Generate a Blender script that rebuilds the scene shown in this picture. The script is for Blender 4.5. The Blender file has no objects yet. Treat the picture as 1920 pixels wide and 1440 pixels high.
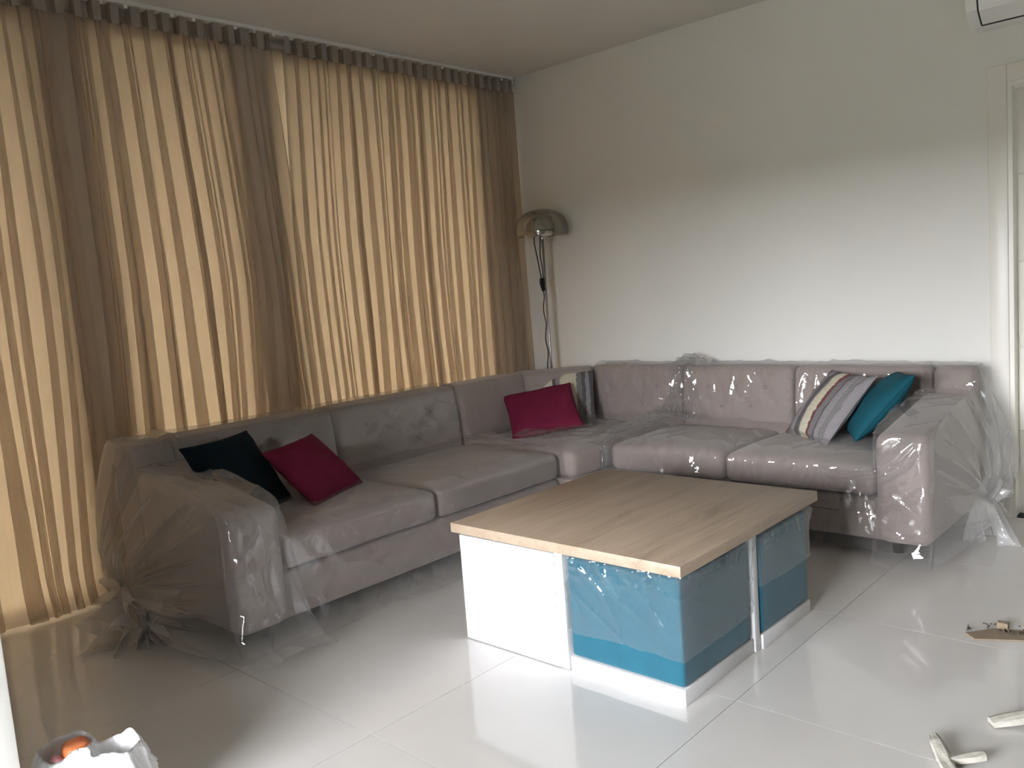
import bpy, bmesh, math, random
import numpy as np
from mathutils import Vector, Matrix
from mathutils.bvhtree import BVHTree

random.seed(4)
RNG = np.random.default_rng(7)
PI = math.pi
S = bpy.context.scene
COL = S.collection

# ------------------------------------------------------------------ camera
cam_d = bpy.data.cameras.new('camera')
cam = bpy.data.objects.new('camera', cam_d)
COL.objects.link(cam)
cam_d.sensor_fit = 'HORIZONTAL'
cam_d.sensor_width = 36.0
cam_d.lens = 1568.0 / 1920.0 * 36.0
cam_d.clip_start = 0.02
CR = ((0.73502459, 0.01960612, -0.67775693),
      (0.67378713, -0.13290648, 0.72687466),
      (-0.07582709, -0.99093464, -0.11089988))
M4 = Matrix(((CR[0][0], -CR[0][1], -CR[0][2], 0.0),
             (CR[1][0], -CR[1][1], -CR[1][2], 0.0),
             (CR[2][0], -CR[2][1], -CR[2][2], 1.317),
             (0, 0, 0, 1)))
cam.matrix_world = M4
S.camera = cam

# ------------------------------------------------------------------ world and exposure
W = bpy.data.worlds.new('world')
S.world = W
W.use_nodes = True
nt = W.node_tree
nt.nodes.clear()
wo = nt.nodes.new('ShaderNodeOutputWorld')
wb = nt.nodes.new('ShaderNodeBackground')
wb.inputs['Color'].default_value = (0.965, 0.98, 1.02, 1)      # even overcast sky
wb.inputs['Strength'].default_value = 82.0
nt.links.new(wb.outputs[0], wo.inputs[0])

S.view_settings.view_transform = 'Standard'
S.view_settings.look = 'None'
S.view_settings.exposure = 0.0
S.view_settings.gamma = 1.0
S.view_settings.use_curve_mapping = False
S.cycles.use_denoising = True
S.cycles.transparent_max_bounces = 32
S.cycles.max_bounces = 10
S.cycles.diffuse_bounces = 6
S.cycles.caustics_reflective = False
S.cycles.sample_clamp_indirect = 12.0


def portal(name, loc, rot, sx, sy):
    d = bpy.data.lights.new(name, 'AREA')
    d.shape = 'RECTANGLE'
    d.size, d.size_y = sx, sy
    d.cycles.is_portal = True
    o = bpy.data.objects.new(name, d)
    o.location, o.rotation_euler = loc, rot
    COL.objects.link(o)


# room numbers
XW, YW, ZC = -4.23, 4.65, 2.82          # curtain wall, back wall, ceiling
XR, YF = 4.4, -2.0                     # right wall, wall behind the camera
OX0, OX1, OZ1 = -2.45, -0.30, 2.05        # glazed opening behind the camera
portal('daylight_portal', ((OX0 + OX1) / 2, YF - 0.16, OZ1 / 2), (PI / 2, 0, 0), OX1 - OX0, OZ1)
WINS = [(0.3, 1.52), (1.70, 2.50), (2.72, 4.40)]
for wy0, wy1 in WINS:
    portal('daylight_portal', (XW - 0.22, (wy0 + wy1) / 2, 1.41), (0, -PI / 2, 0), 2.7, wy1 - wy0)


# ------------------------------------------------------------------ material helpers
def mat(name):
    m = bpy.data.materials.new(name)
    m.use_nodes = True
    m.node_tree.nodes.clear()
    out = m.node_tree.nodes.new('ShaderNodeOutputMaterial')
    return m, m.node_tree.nodes, m.node_tree.links, out


def coords(N, L, scale=(1, 1, 1), kind='Object'):
    tc = N.new('ShaderNodeTexCoord')
    mp = N.new('ShaderNodeMapping')
    mp.inputs['Scale'].default_value = scale
    L.new(tc.outputs[kind], mp.inputs['Vector'])
    return mp.outputs[0]


def noise(N, L, vec, scale, detail=4, rough=0.55, dist=0.0):
    n = N.new('ShaderNodeTexNoise')
    n.inputs['Scale'].default_value = scale
    n.inputs['Detail'].default_value = detail
    n.inputs['Roughness'].default_value = rough
    n.inputs['Distortion'].default_value = dist
    L.new(vec, n.inputs['Vector'])
    return n.outputs['Fac']


def ramp(N, L, fac, stops):
    r = N.new('ShaderNodeValToRGB')
    el = r.color_ramp.elements
    while len(el) > 1:
        el.remove(el[-1])
    el[0].position, el[0].color = stops[0][0], (*stops[0][1], 1)
    for p, c in stops[1:]:
        e = el.new(p)
        e.color = (*c, 1)
    L.new(fac, r.inputs[0])
    return r.outputs[0]


def bump(N, L, h, strength=0.2, dist=0.01):
    b = N.new('ShaderNodeBump')
    b.inputs['Strength'].default_value = strength
    b.inputs['Distance'].default_value = dist
    L.new(h, b.inputs['Height'])
    return b.outputs[0]


def simple(name, c0, c1=None, rough=0.6, scale=6, stretch=(1, 1, 1), bstr=0.0, bscale=60, metal=0.0, spec=0.5, sheen=0.0, bdist=0.004):
    m, N, L, out = mat(name)
    p = N.new('ShaderNodeBsdfPrincipled')
    v = coords(N, L, stretch)
    c1 = c1 or tuple(x * 0.93 for x in c0)
    L.new(ramp(N, L, noise(N, L, v, scale), [(0.3, c1), (0.7, c0)]), p.inputs['Base Color'])
    p.inputs['Roughness'].default_value = rough
    p.inputs['Metallic'].default_value = metal
    p.inputs['Specular IOR Level'].default_value = spec
    if sheen:
        p.inputs['Sheen Weight'].default_value = sheen
    if bstr:
        L.new(bump(N, L, noise(N, L, v, bscale, 3), bstr, bdist), p.inputs['Normal'])
    L.new(p.outputs[0], out.inputs[0])
    return m


M = {}
M['wall'] = simple('wall_paint', (0.78, 0.775, 0.74), (0.765, 0.76, 0.725), 0.7, 3, bstr=0.05, bscale=180, spec=0.25)
M['walltaupe'] = simple('taupe_wall_paint', (0.26, 0.235, 0.20), None, 0.7, 3, spec=0.25)  # unseen walls set dark to cut bounce light in the room
M['ceiling'] = simple('ceiling_paint', (0.70, 0.69, 0.655), (0.685, 0.675, 0.64), 0.8, 3, spec=0.2)
M['trim'] = simple('door_lacquer', (0.80, 0.78, 0.72), (0.78, 0.76, 0.70), 0.35, 4)
M['white'] = simple('white_laminate', (0.66, 0.66, 0.67), (0.645, 0.645, 0.655), 0.28, 4)
M['whitegloss'] = simple('white_plastic', (0.80, 0.80, 0.78), (0.78, 0.78, 0.76), 0.3, 4)
M['dark'] = simple('dark_gap', (0.02, 0.02, 0.02), None, 0.6, 5)
M['mat'] = simple('dark_bounce_blocker', (0.045, 0.045, 0.048), (0.03, 0.03, 0.032), 0.95, 60, bstr=0.4, bscale=300)  # near-black so the added mat soaks up bounce
M['grout'] = simple('grout', (0.30, 0.285, 0.27), None, 0.8, 20)
M['sofa'] = simple('sofa_velour', (0.320, 0.268, 0.250), (0.286, 0.238, 0.222), 0.85, 9, bstr=0.25, bscale=420, spec=0.2, sheen=0.25, bdist=0.0015)
M['leg'] = simple('dark_leg', (0.03, 0.025, 0.02), None, 0.4, 5)
M['teal'] = simple('teal_velvet', (0.007, 0.098, 0.148), (0.006, 0.082, 0.128), 0.75, 12, bstr=0.3, bscale=400, spec=0.25, sheen=0.3, bdist=0.0015)
M['teal_cushion'] = simple('teal_linen', (0.008, 0.082, 0.112), (0.006, 0.068, 0.095), 0.85, 14, bstr=0.3, bscale=500, spec=0.2, bdist=0.0015)
M['navy'] = simple('dark_teal_linen', (0.002, 0.011, 0.018), (0.0015, 0.009, 0.014), 0.85, 14, bstr=0.3, bscale=500, spec=0.15, bdist=0.0015)
M['magenta'] = simple('magenta_linen', (0.165, 0.015, 0.045), (0.14, 0.012, 0.038), 0.85, 14, bstr=0.3, bscale=500, spec=0.15, bdist=0.0015)
M['chrome'] = simple('chrome', (0.75, 0.74, 0.72), None, 0.08, 5, metal=1.0)
M['steel'] = simple('brushed_steel', (0.45, 0.44, 0.42), None, 0.3, 5, stretch=(1, 1, 20), metal=1.0)
M['black'] = simple('black_rubber', (0.012, 0.012, 0.012), None, 0.5, 5)
M['alu'] = simple('window_aluminium', (0.55, 0.53, 0.50), None, 0.45, 5)
M['concrete'] = simple('concrete', (0.32, 0.31, 0.29), (0.24, 0.23, 0.215), 0.9, 2)
M['ground'] = simple('ground_outside', (0.10, 0.10, 0.085), (0.06, 0.065, 0.05), 0.9, 0.6)
M['card'] = simple('cardboard', (0.30, 0.235, 0.165), (0.22, 0.17, 0.115), 0.85, 18, stretch=(1, 4, 1), bstr=0.2, bscale=90)
M['plaster'] = simple('plaster_scrap', (0.60, 0.575, 0.52), (0.42, 0.40, 0.35), 0.9, 25, bstr=0.4, bscale=120)
M['crumb'] = simple('dark_crumbs', (0.09, 0.07, 0.05), (0.05, 0.04, 0.03), 0.9, 25)
M['bag'] = simple('white_bag', (0.86, 0.86, 0.87), (0.82, 0.82, 0.84), 0.35, 6, bstr=0.35, bscale=28, bdist=0.02)
M['tape'] = None


def mk_tile():
    m, N, L, out = mat('polished_porcelain')
    p = N.new('ShaderNodeBsdfPrincipled')
    v = coords(N, L)
    L.new(ramp(N, L, noise(N, L, v, 2.5, 6), [(0.3, (0.655, 0.64, 0.62)), (0.7, (0.69, 0.675, 0.655))]), p.inputs['Base Color'])
    L.new(ramp(N, L, noise(N, L, v, 3.0, 3), [(0.3, (0.045,) * 3), (0.7, (0.09,) * 3)]), p.inputs['Roughness'])
    p.inputs['IOR'].default_value = 1.62
    L.new(bump(N, L, noise(N, L, v, 1.6, 1), 0.04, 0.004), p.inputs['Normal'])
    L.new(p.outputs[0], out.inputs[0])
    return m


def mk_wood():
    m, N, L, out = mat('oak_laminate')
    p = N.new('ShaderNodeBsdfPrincipled')
    v = coords(N, L, (9, 0.9, 9))
    v2 = coords(N, L, (60, 2.2, 60))
    a = noise(N, L, v, 1.6, 5, 0.6, 0.6)
    b = noise(N, L, v2, 2.0, 4, 0.6, 0.2)
    mx = N.new('ShaderNodeMath')
    mx.operation = 'MULTIPLY_ADD'
    mx.inputs[1].default_value = 0.35
    L.new(b, mx.inputs[0])
    mu = N.new('ShaderNodeMath')
    mu.operation = 'MULTIPLY'
    mu.inputs[1].default_value = 0.65
    L.new(a, mu.inputs[0])
    L.new(mu.outputs[0], mx.inputs[2])
    L.new(ramp(N, L, mx.outputs[0], [(0.28, (0.25, 0.185, 0.13)), (0.45, (0.375, 0.29, 0.212)), (0.68, (0.47, 0.375, 0.29))]), p.inputs['Base Color'])
    p.inputs['Roughness'].default_value = 0.42
    L.new(bump(N, L, b, 0.08, 0.001), p.inputs['Normal'])
    L.new(p.outputs[0], out.inputs[0])
    return m


def mk_glass(name='window_glass', tint=(0.95, 0.95, 0.95), k=0.06):
    m, N, L, out = mat(name)
    t = N.new('ShaderNodeBsdfTransparent')
    t.inputs[0].default_value = (*tint, 1)
    g = N.new('ShaderNodeBsdfGlossy')
    g.inputs['Roughness'].default_value = 0.02
    lw = N.new('ShaderNodeLayerWeight')
    lw.inputs['Blend'].default_value = 0.15
    mul = N.new('ShaderNodeMath')
    mul.operation = 'MULTIPLY_ADD'
    mul.inputs[1].default_value = 0.6
    mul.inputs[2].default_value = k
    L.new(lw.outputs['Facing'], mul.inputs[0])
    mx = N.new('ShaderNodeMixShader')
    L.new(mul.outputs[0], mx.inputs[0])
    L.new(t.outputs[0], mx.inputs[1])
    L.new(g.outputs[0], mx.inputs[2])
    L.new(mx.outputs[0], out.inputs[0])
    return m


def mk_film(name='clear_film', haze=0.05, k=0.035, bs=0.6, bscale=14.0, tint=(0.97, 0.97, 0.975), rough=0.06, edge=0.30):
    """thin clear plastic film: see-through, a little milky, glossy with crinkles"""
    m, N, L, out = mat(name)
    v = coords(N, L)
    n1 = noise(N, L, v, bscale, 2, 0.45, 1.2)
    n2 = noise(N, L, v, bscale * 3.1, 1, 0.5, 0.8)
    ad = N.new('ShaderNodeMath')
    ad.operation = 'MULTIPLY_ADD'
    ad.inputs[1].default_value = 0.25
    L.new(n2, ad.inputs[0])
    L.new(n1, ad.inputs[2])
    nb = bump(N, L, ad.outputs[0], bs, 0.02)
    t = N.new('ShaderNodeBsdfTransparent')
    t.inputs[0].default_value = (*tint, 1)
    d = N.new('ShaderNodeBsdfDiffuse')
    d.inputs[0].default_value = (0.85, 0.85, 0.85, 1)
    tr = N.new('ShaderNodeBsdfTranslucent')
    tr.inputs[0].default_value = (0.85, 0.85, 0.85, 1)
    dd = N.new('ShaderNodeMixShader')
    dd.inputs[0].default_value = 0.6
    L.new(d.outputs[0], dd.inputs[1])
    L.new(tr.outputs[0], dd.inputs[2])
    lw0 = N.new('ShaderNodeLayerWeight')
    lw0.inputs['Blend'].default_value = 0.25
    hz = N.new('ShaderNodeMath')
    hz.operation = 'MULTIPLY_ADD'
    hz.inputs[1].default_value = edge
    hz.inputs[2].default_value = haze
    L.new(lw0.outputs['Facing'], hz.inputs[0])
    a = N.new('ShaderNodeMixShader')
    L.new(hz.outputs[0], a.inputs[0])
    L.new(t.outputs[0], a.inputs[1])
    L.new(dd.outputs[0], a.inputs[2])
    g = N.new('ShaderNodeBsdfGlossy')
    g.inputs['Roughness'].default_value = rough
    L.new(nb, g.inputs['Normal'])
    lw = N.new('ShaderNodeLayerWeight')
    lw.inputs['Blend'].default_value = 0.12
    L.new(nb, lw.inputs['Normal'])
    mul = N.new('ShaderNodeMath')
    mul.operation = 'MULTIPLY_ADD'
    mul.inputs[1].default_value = 0.22
    mul.inputs[2].default_value = k
    L.new(lw.outputs['Facing'], mul.inputs[0])
    b = N.new('ShaderNodeMixShader')
    L.new(mul.outputs[0], b.inputs[0])
    L.new(a.outputs[0], b.inputs[1])
    L.new(g.outputs[0], b.inputs[2])
    L.new(b.outputs[0], out.inputs[0])
    return m


def mk_sheer():
    m, N, L, out = mat('sheer_curtain_fabric')
    v = coords(N, L, (1, 60, 1.2))
    n = noise(N, L, v, 3.0, 4, 0.6, 0.4)
    c1 = ramp(N, L, n, [(0.3, (0.50, 0.44, 0.38)), (0.7, (0.64, 0.57, 0.50))])
    d = N.new('ShaderNodeBsdfDiffuse')
    L.new(c1, d.inputs[0])
    tl = N.new('ShaderNodeBsdfTranslucent')
    L.new(c1, tl.inputs[0])
    a = N.new('ShaderNodeMixShader')
    a.inputs[0].default_value = 0.5
    L.new(d.outputs[0], a.inputs[1])
    L.new(tl.outputs[0], a.inputs[2])
    t = N.new('ShaderNodeBsdfTransparent')
    t.inputs[0].default_value = (0.92, 0.88, 0.83, 1)
    b = N.new('ShaderNodeMixShader')
    rr = ramp(N, L, n, [(0.25, (0.48,) * 3), (0.75, (0.66,) * 3)])
    L.new(rr, b.inputs[0])
    L.new(a.outputs[0], b.inputs[1])
    L.new(t.outputs[0], b.inputs[2])
    L.new(b.outputs[0], out.inputs[0])
    return m


def mk_translucent(name, c, frac, rough_c=None):
    m, N, L, out = mat(name)
    v = coords(N, L)
    col = ramp(N, L, noise(N, L, v, 4, 3), [(0.3, tuple(x * .97 for x in c)), (0.7, c)])
    d = N.new('ShaderNodeBsdfDiffuse')
    L.new(col, d.inputs[0])
    tl = N.new('ShaderNodeBsdfTranslucent')
    L.new(col, tl.inputs[0])
    a = N.new('ShaderNodeMixShader')
    a.inputs[0].default_value = frac
    L.new(d.outputs[0], a.inputs[1])
    L.new(tl.outputs[0], a.inputs[2])
    L.new(a.outputs[0], out.inputs[0])
    return m


def mk_stripes(name, stops):
    """woven cushion: stripes across local X"""
    m, N, L, out = mat(name)
    tc = N.new('ShaderNodeTexCoord')
    sep = N.new('ShaderNodeSeparateXYZ')
    L.new(tc.outputs['Object'], sep.inputs[0])
    nz = noise(N, L, coords(N, L), 30, 3)
    ad = N.new('ShaderNodeMath')
    ad.operation = 'MULTIPLY_ADD'
    ad.inputs[1].default_value = 0.025
    L.new(nz, ad.inputs[0])
    L.new(sep.outputs[0], ad.inputs[2])
    mr = N.new('ShaderNodeMapRange')
    mr.inputs['From Min'].default_value = -0.19
    mr.inputs['From Max'].default_value = 0.21
    L.new(ad.outputs[0], mr.inputs['Value'])
    cream, grey, red, dgrey, mid = (0.56, 0.52, 0.41), (0.18, 0.168, 0.172), (0.15, 0.055, 0.055), (0.105, 0.095, 0.10), (0.255, 0.24, 0.25)
    cols = {'c': cream, 'g': grey, 'r': red, 'd': dgrey, 'm': mid}
    col = ramp(N, L, mr.outputs[0], [(q, cols[k]) for q, k in stops])
    col.node.color_ramp.interpolation = 'CONSTANT'
    p = N.new('ShaderNodeBsdfPrincipled')
    L.new(col, p.inputs['Base Color'])
    p.inputs['Roughness'].default_value = 0.95
    L.new(bump(N, L, noise(N, L, coords(N, L, (1, 1, 1)), 160, 3), 0.7, 0.006), p.inputs['Normal'])
    L.new(p.outputs[0], out.inputs[0])
    return m


M['tile'] = mk_tile()
M['wood'] = mk_wood()
M['glass'] = mk_glass()
M['smoke'] = mk_glass('smoked_clear_shade', (0.80, 0.80, 0.76), 0.10)
M['film'] = mk_film('clear_film', 0.05, 0.085, 0.10, 24.0, (0.97, 0.97, 0.975), 0.04)
M['film_loose'] = mk_film('clear_film_loose', 0.12, 0.08, 0.10, 24.0, (0.95, 0.95, 0.955), 0.05, 0.5)
M['film_knot'] = mk_film('clear_film_bunched', 0.30, 0.05, 0.5, 14.0, (0.95, 0.95, 0.955), 0.12, 0.6)
M['wrap'] = mk_film('stretch_wrap', 0.05, 0.06, 0.16, 16.0, (0.94, 0.97, 0.98), 0.06)
M['sheer'] = mk_sheer()
M['blind'] = mk_translucent('beige_blind', (0.63, 0.56, 0.45), 0.235)
M['tape'] = mk_translucent('heading_tape', (0.36, 0.33, 0.29), 0.12)
M['stripe'] = mk_stripes('striped_weave', [(0.0, 'r'), (0.05, 'g'), (0.14, 'm'), (0.24, 'd'), (0.34, 'g'), (0.38, 'c'), (0.57, 'r'), (0.61, 'g'), (0.70, 'd'), (0.74, 'm'), (0.86, 'g'), (0.93, 'm')])
M['stripe2'] = mk_stripes('striped_weave_corner', [(0.0, 'm'), (0.12, 'g'), (0.22, 'c'), (0.36, 'd'), (0.42, 'm'), (0.50, 'c'), (0.76, 'g'), (0.84, 'd'), (0.90, 'm'), (0.96, 'd')])
M['orange'] = simple('orange_wrapper', (0.85, 0.30, 0.10), (0.80, 0.22, 0.10), 0.4, 14, bstr=0.3, bscale=30, bdist=0.01)
M['pink'] = simple('pink_wrapper', (0.80, 0.42, 0.45), (0.72, 0.33, 0.38), 0.4, 14)

# ------------------------------------------------------------------ object helpers
ORG = {}


def link(name, me, parent=None):
    o = bpy.data.objects.new(name, me)
    COL.objects.link(o)
    if parent is not None:
        o.parent = parent
    return o


def mesh(name, V, F, material, parent=None, smooth=True, auto=None):
    V = np.asarray(V, float)
    org = np.zeros(3)
    p = parent
    while p is not None:
        org = org + np.array(p.location)
        p = p.parent
    V = V - org
    me = bpy.data.meshes.new(name)
    me.from_pydata(V.tolist(), [], F)
    me.materials.append(material)
    if smooth:
        me.polygons.foreach_set('use_smooth', [True] * len(me.polygons))
    me.update()
    bm = bmesh.new()
    bm.from_mesh(me)
    bmesh.ops.recalc_face_normals(bm, faces=bm.faces)
    bm.to_mesh(me)
    bm.free()
    o = link(name, me, parent)
    if auto:
        try:
            me.set_sharp_from_angle(angle=math.radians(auto))
        except Exception:
            pass
    return o


def thing(name, label, cat, loc, group=None):
    o = bpy.data.objects.new(name, None)
    COL.objects.link(o)
    o.empty_display_size = 0.1
    o.location = loc
    o['label'], o['category'] = label, cat
    if group:
        o['group'] = group
    return o


def tag(o, label, cat, group=None):
    o['label'], o['category'] = label, cat
    if group:
        o['group'] = group
    return o


def struct(o, label=None):
    o['kind'] = 'structure'
    if label:
        o['label'] = label
    return o


def box_vf(lo, hi):
    (a, b, c), (d, e, f) = lo, hi
    V = [(a, b, c), (d, b, c), (d, e, c), (a, e, c), (a, b, f), (d, b, f), (d, e, f), (a, e, f)]
    F = [(0, 3, 2, 1), (4, 5, 6, 7), (0, 1, 5, 4), (1, 2, 6, 5), (2, 3, 7, 6), (3, 0, 4, 7)]
    return V, F


def box(name, lo, hi, material, parent=None, bev=0.003, seg=2):
    V, F = box_vf(lo, hi)
    o = mesh(name, V, F, material, parent, smooth=False)
    if bev:
        bm = bmesh.new()
        bm.from_mesh(o.data)
        bmesh.ops.bevel(bm, geom=bm.edges[:], offset=bev, segments=seg, affect='EDGES', profile=0.5)
        for f in bm.faces:
            f.smooth = True
        bm.to_mesh(o.data)
        bm.free()
        o.data.set_sharp_from_angle(angle=math.radians(35))
    return o


def join_vf(parts):
    V, F = [], []
    for v, f in parts:
        k = len(V)
        V += list(map(tuple, v))
        F += [tuple(i + k for i in q) for q in f]
    return V, F


def prism(name, poly, z0, z1, material, parent=None, bev=0.03, seg=3, puff=0.0):
    """vertical prism over polygon (ccw), bevelled"""
    n = len(poly)
    V = [(x, y, z0) for x, y in poly] + [(x, y, z1) for x, y in poly]
    F = [tuple(range(n - 1, -1, -1)), tuple(range(n, 2 * n))] + [(i, (i + 1) % n, n + (i + 1) % n, n + i) for i in range(n)]
    o = mesh(name, V, F, material, parent, smooth=False)
    bm = bmesh.new()
    bm.from_mesh(o.data)
    bmesh.ops.bevel(bm, geom=bm.edges[:], offset=bev, segments=seg, affect='EDGES', profile=0.5)
    for f in bm.faces:
        f.smooth = True
    bm.to_mesh(o.data)
    bm.free()
    o.data.set_sharp_from_angle(angle=math.radians(40))
    return o


def axis_pts(lo, hi, r, res):
    r = min(r, (hi - lo) * 0.49)
    e = [r * (1 - math.cos(a)) for a in (0, 0.35, 0.75, 1.15, PI / 2)]
    n = max(2, int(round((hi - lo - 2 * r) / res)) + 1)
    mid = np.linspace(lo + r, hi - r, n)
    return np.array([lo + x for x in e[:-1]] + list(mid) + [hi - x for x in e[:-1]][::-1])


def soft_vf(lo, hi, r, res=0.05, deform=None):
    """rounded box grid"""
    ax = [axis_pts(lo[i], hi[i], r, res) for i in range(3)]
    n = [len(a) for a in ax]
    idx, V, F = {}, [], []

    def vid(i, j, k):
        key = (i, j, k)
        if key not in idx:
            idx[key] = len(V)
            V.append((ax[0][i], ax[1][j], ax[2][k]))
        return idx[key]
    for k, fl in ((0, 1), (n[2] - 1, 0)):
        for i in range(n[0] - 1):
            for j in range(n[1] - 1):
                q = (vid(i, j, k), vid(i + 1, j, k), vid(i + 1, j + 1, k), vid(i, j + 1, k))
                F.append(q[::-1] if fl else q)
    for j, fl in ((0, 0), (n[1] - 1, 1)):
        for i in range(n[0] - 1):
            for k in range(n[2] - 1):
                q = (vid(i, j, k), vid(i + 1, j, k), vid(i + 1, j, k + 1), vid(i, j, k + 1))
                F.append(q[::-1] if fl else q)
    for i, fl in ((0, 1), (n[0] - 1, 0)):
        for j in range(n[1] - 1):
            for k in range(n[2] - 1):
                q = (vid(i, j, k), vid(i, j + 1, k), vid(i, j + 1, k + 1), vid(i, j, k + 1))
                F.append(q[::-1] if fl else q)
    P = np.array(V, float)
    lo_, hi_ = np.array(lo, float), np.array(hi, float)
    rr = np.minimum(r, (hi_ - lo_) * 0.49)
    inner = np.clip(P, lo_ + rr, hi_ - rr)
    d = (P - inner) / rr
    ln = np.linalg.norm(d, axis=1, keepdims=True)
    P = inner + d / np.maximum(ln, 1e-9) * rr
    if deform is not None:
        P = deform(P)
    return P, F


def soft(name, lo, hi, r, material, parent=None, res=0.05, deform=None):
    P, F = soft_vf(lo, hi, r, res, deform)
    return mesh(name, P, F, material, parent)


def tube_vf(path, rad, n=8, closed=False, caps=True):
    path = [Vector(p) for p in path]
    V, F = [], []
    m = len(path)
    prev = None
    for i, p in enumerate(path):
        t = (path[min(i + 1, m - 1)] - path[max(i - 1, 0)]).normalized()
        if prev is None:
            a = Vector((0, 0, 1)) if abs(t.z) < 0.9 else Vector((1, 0, 0))
            u = t.cross(a).normalized()
        else:
            u = (prev - t * prev.dot(t)).normalized()
        prev = u
        w = t.cross(u)
        r = rad[i] if hasattr(rad, '__len__') else rad
        for k in range(n):
            a = 2 * PI * k / n
            V.append(tuple(p + u * (math.cos(a) * r) + w * (math.sin(a) * r)))
    for i in range(m - 1):
        for k in range(n):
            F.append((i * n + k, i * n + (k + 1) % n, (i + 1) * n + (k + 1) % n, (i + 1) * n + k))
    if caps:
        F.append(tuple(range(n - 1, -1, -1)))
        F.append(tuple((m - 1) * n + k for k in range(n)))
    return V, F


def lathe_vf(prof, c, n=24, axis=None):
    V, F = [], []
    m = len(prof)
    for r, z in prof:
        for k in range(n):
            a = 2 * PI * k / n
            V.append((c[0] + r * math.cos(a), c[1] + r * math.sin(a), c[2] + z))
    for i in range(m - 1):
        for k in range(n):
            F.append((i * n + k, i * n + (k + 1) % n, (i + 1) * n + (k + 1) % n, (i + 1) * n + k))
    return V, F


def grid_faces(a, b):
    return [(i * b + j, i * b + j + 1, (i + 1) * b + j + 1, (i + 1) * b + j) for i in range(a - 1) for j in range(b - 1)]


def vnoise(x, y, seed=0):
    """smooth value noise 0..1, vectorised"""
    x, y = np.asarray(x, float), np.asarray(y, float)
    xi, yi = np.floor(x).astype(np.int64), np.floor(y).astype(np.int64)
    fx, fy = x - xi, y - yi
    fx, fy = fx * fx * (3 - 2 * fx), fy * fy * (3 - 2 * fy)

    def h(a, b):
        n = (a * 374761393 + b * 668265263 + seed * 974711) & 0x7fffffff
        n = ((n ^ (n >> 13)) * 1274126177) & 0x7fffffff
        return ((n ^ (n >> 16)) & 0xffff) / 65535.0
    return (h(xi, yi) * (1 - fx) + h(xi + 1, yi) * fx) * (1 - fy) + (h(xi, yi + 1) * (1 - fx) + h(xi + 1, yi + 1) * fx) * fy


def ridge(x, y, seed=0):
    return 1 - np.abs(2 * vnoise(x, y, seed) - 1)


# ------------------------------------------------------------------ room shell
floor = struct(box('floor', (XW - 0.2, YF - 0.2, -0.12), (XR + 0.2, YW + 0.2, -0.008), M['grout'], bev=0))
TS, TX0, TY0 = 0.8, -2.032, 2.228
tile_me = None
ix0, ix1 = math.floor((XW - TX0) / TS), math.ceil((XR - TX0) / TS)
iy0, iy1 = math.floor((YF - TY0) / TS), math.ceil((YW - TY0) / TS)
g = 0.0010
for i in range(ix0, ix1):
    for j in range(iy0, iy1):
        x0, x1 = max(TX0 + i * TS + g, XW), min(TX0 + (i + 1) * TS - g, XR)
        y0, y1 = max(TY0 + j * TS + g, YF), min(TY0 + (j + 1) * TS - g, YW)
        if x1 - x0 < 0.01 or y1 - y0 < 0.01:
            continue
        full = (x1 - x0 > TS - 0.01) and (y1 - y0 > TS - 0.01)
        if full and tile_me is not None:
            t = link('floor_tile', tile_me, floor)
        else:
            t = box('floor_tile', (-(x1 - x0) / 2, -(y1 - y0) / 2, -0.008), ((x1 - x0) / 2, (y1 - y0) / 2, 0), M['tile'], None, bev=0)
            t.parent = floor
            if full:
                tile_me = t.data
        t.location = ((x0 + x1) / 2, (y0 + y1) / 2, 0)

struct(box('bounce_blocker_mat', (-2.7, YF + 0.04, 0.0005), (1.6, -0.15, 0.012), M['mat'], bev=0.004))  # unseen dark mat, added to cut light bouncing off the floor
struct(box('ceiling', (XW - 0.2, YF - 0.2, ZC), (XR + 0.2, YW + 0.2, ZC + 0.2), M['ceiling'], bev=0))
# back wall with the doorway
DX0, DX1, DZ1 = -1.0, -0.02, 2.13
V, F = join_vf([box_vf((XW - 0.2, YW, 0), (DX0, YW + 0.2, ZC)), box_vf((DX1, YW, 0), (XR + 0.2, YW + 0.2, ZC)),
                box_vf((DX0, YW, DZ1), (DX1, YW + 0.2, ZC))])
struct(mesh('wall_back', V, F, M['wall'], smooth=False))
# curtain wall with three window openings
WZ0, WZ1 = 0.004, 2.76
parts, prev = [], YF - 0.2
for a, b in WINS:
    parts.append(box_vf((XW - 0.2, prev, 0), (XW, a, ZC)))
    parts.append(box_vf((XW - 0.2, a, 0), (XW, b, WZ0)))
    parts.append(box_vf((XW - 0.2, a, WZ1), (XW, b, ZC)))
    prev = b
parts.append(box_vf((XW - 0.2, prev, 0), (XW, YW, ZC)))
V, F = join_vf(parts)
struct(mesh('wall_left', V, F, M['wall'], smooth=False))
struct(box('wall_right', (XR, YF - 0.2, 0), (XR + 0.2, YW, ZC), M['walltaupe'], bev=0))
V, F = join_vf([box_vf((XW, YF - 0.2, 0), (OX0, YF, ZC)), box_vf((OX1, YF - 0.2, 0), (XR, YF, ZC)), box_vf((OX0, YF - 0.2, OZ1), (OX1, YF, ZC))])
struct(mesh('wall_front', V, F, M['walltaupe'], smooth=False))
struct(box('wall_partition', (XW, 0.44, 0), (-2.25, 0.552, ZC), M['wall'], bev=0.004))

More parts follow.
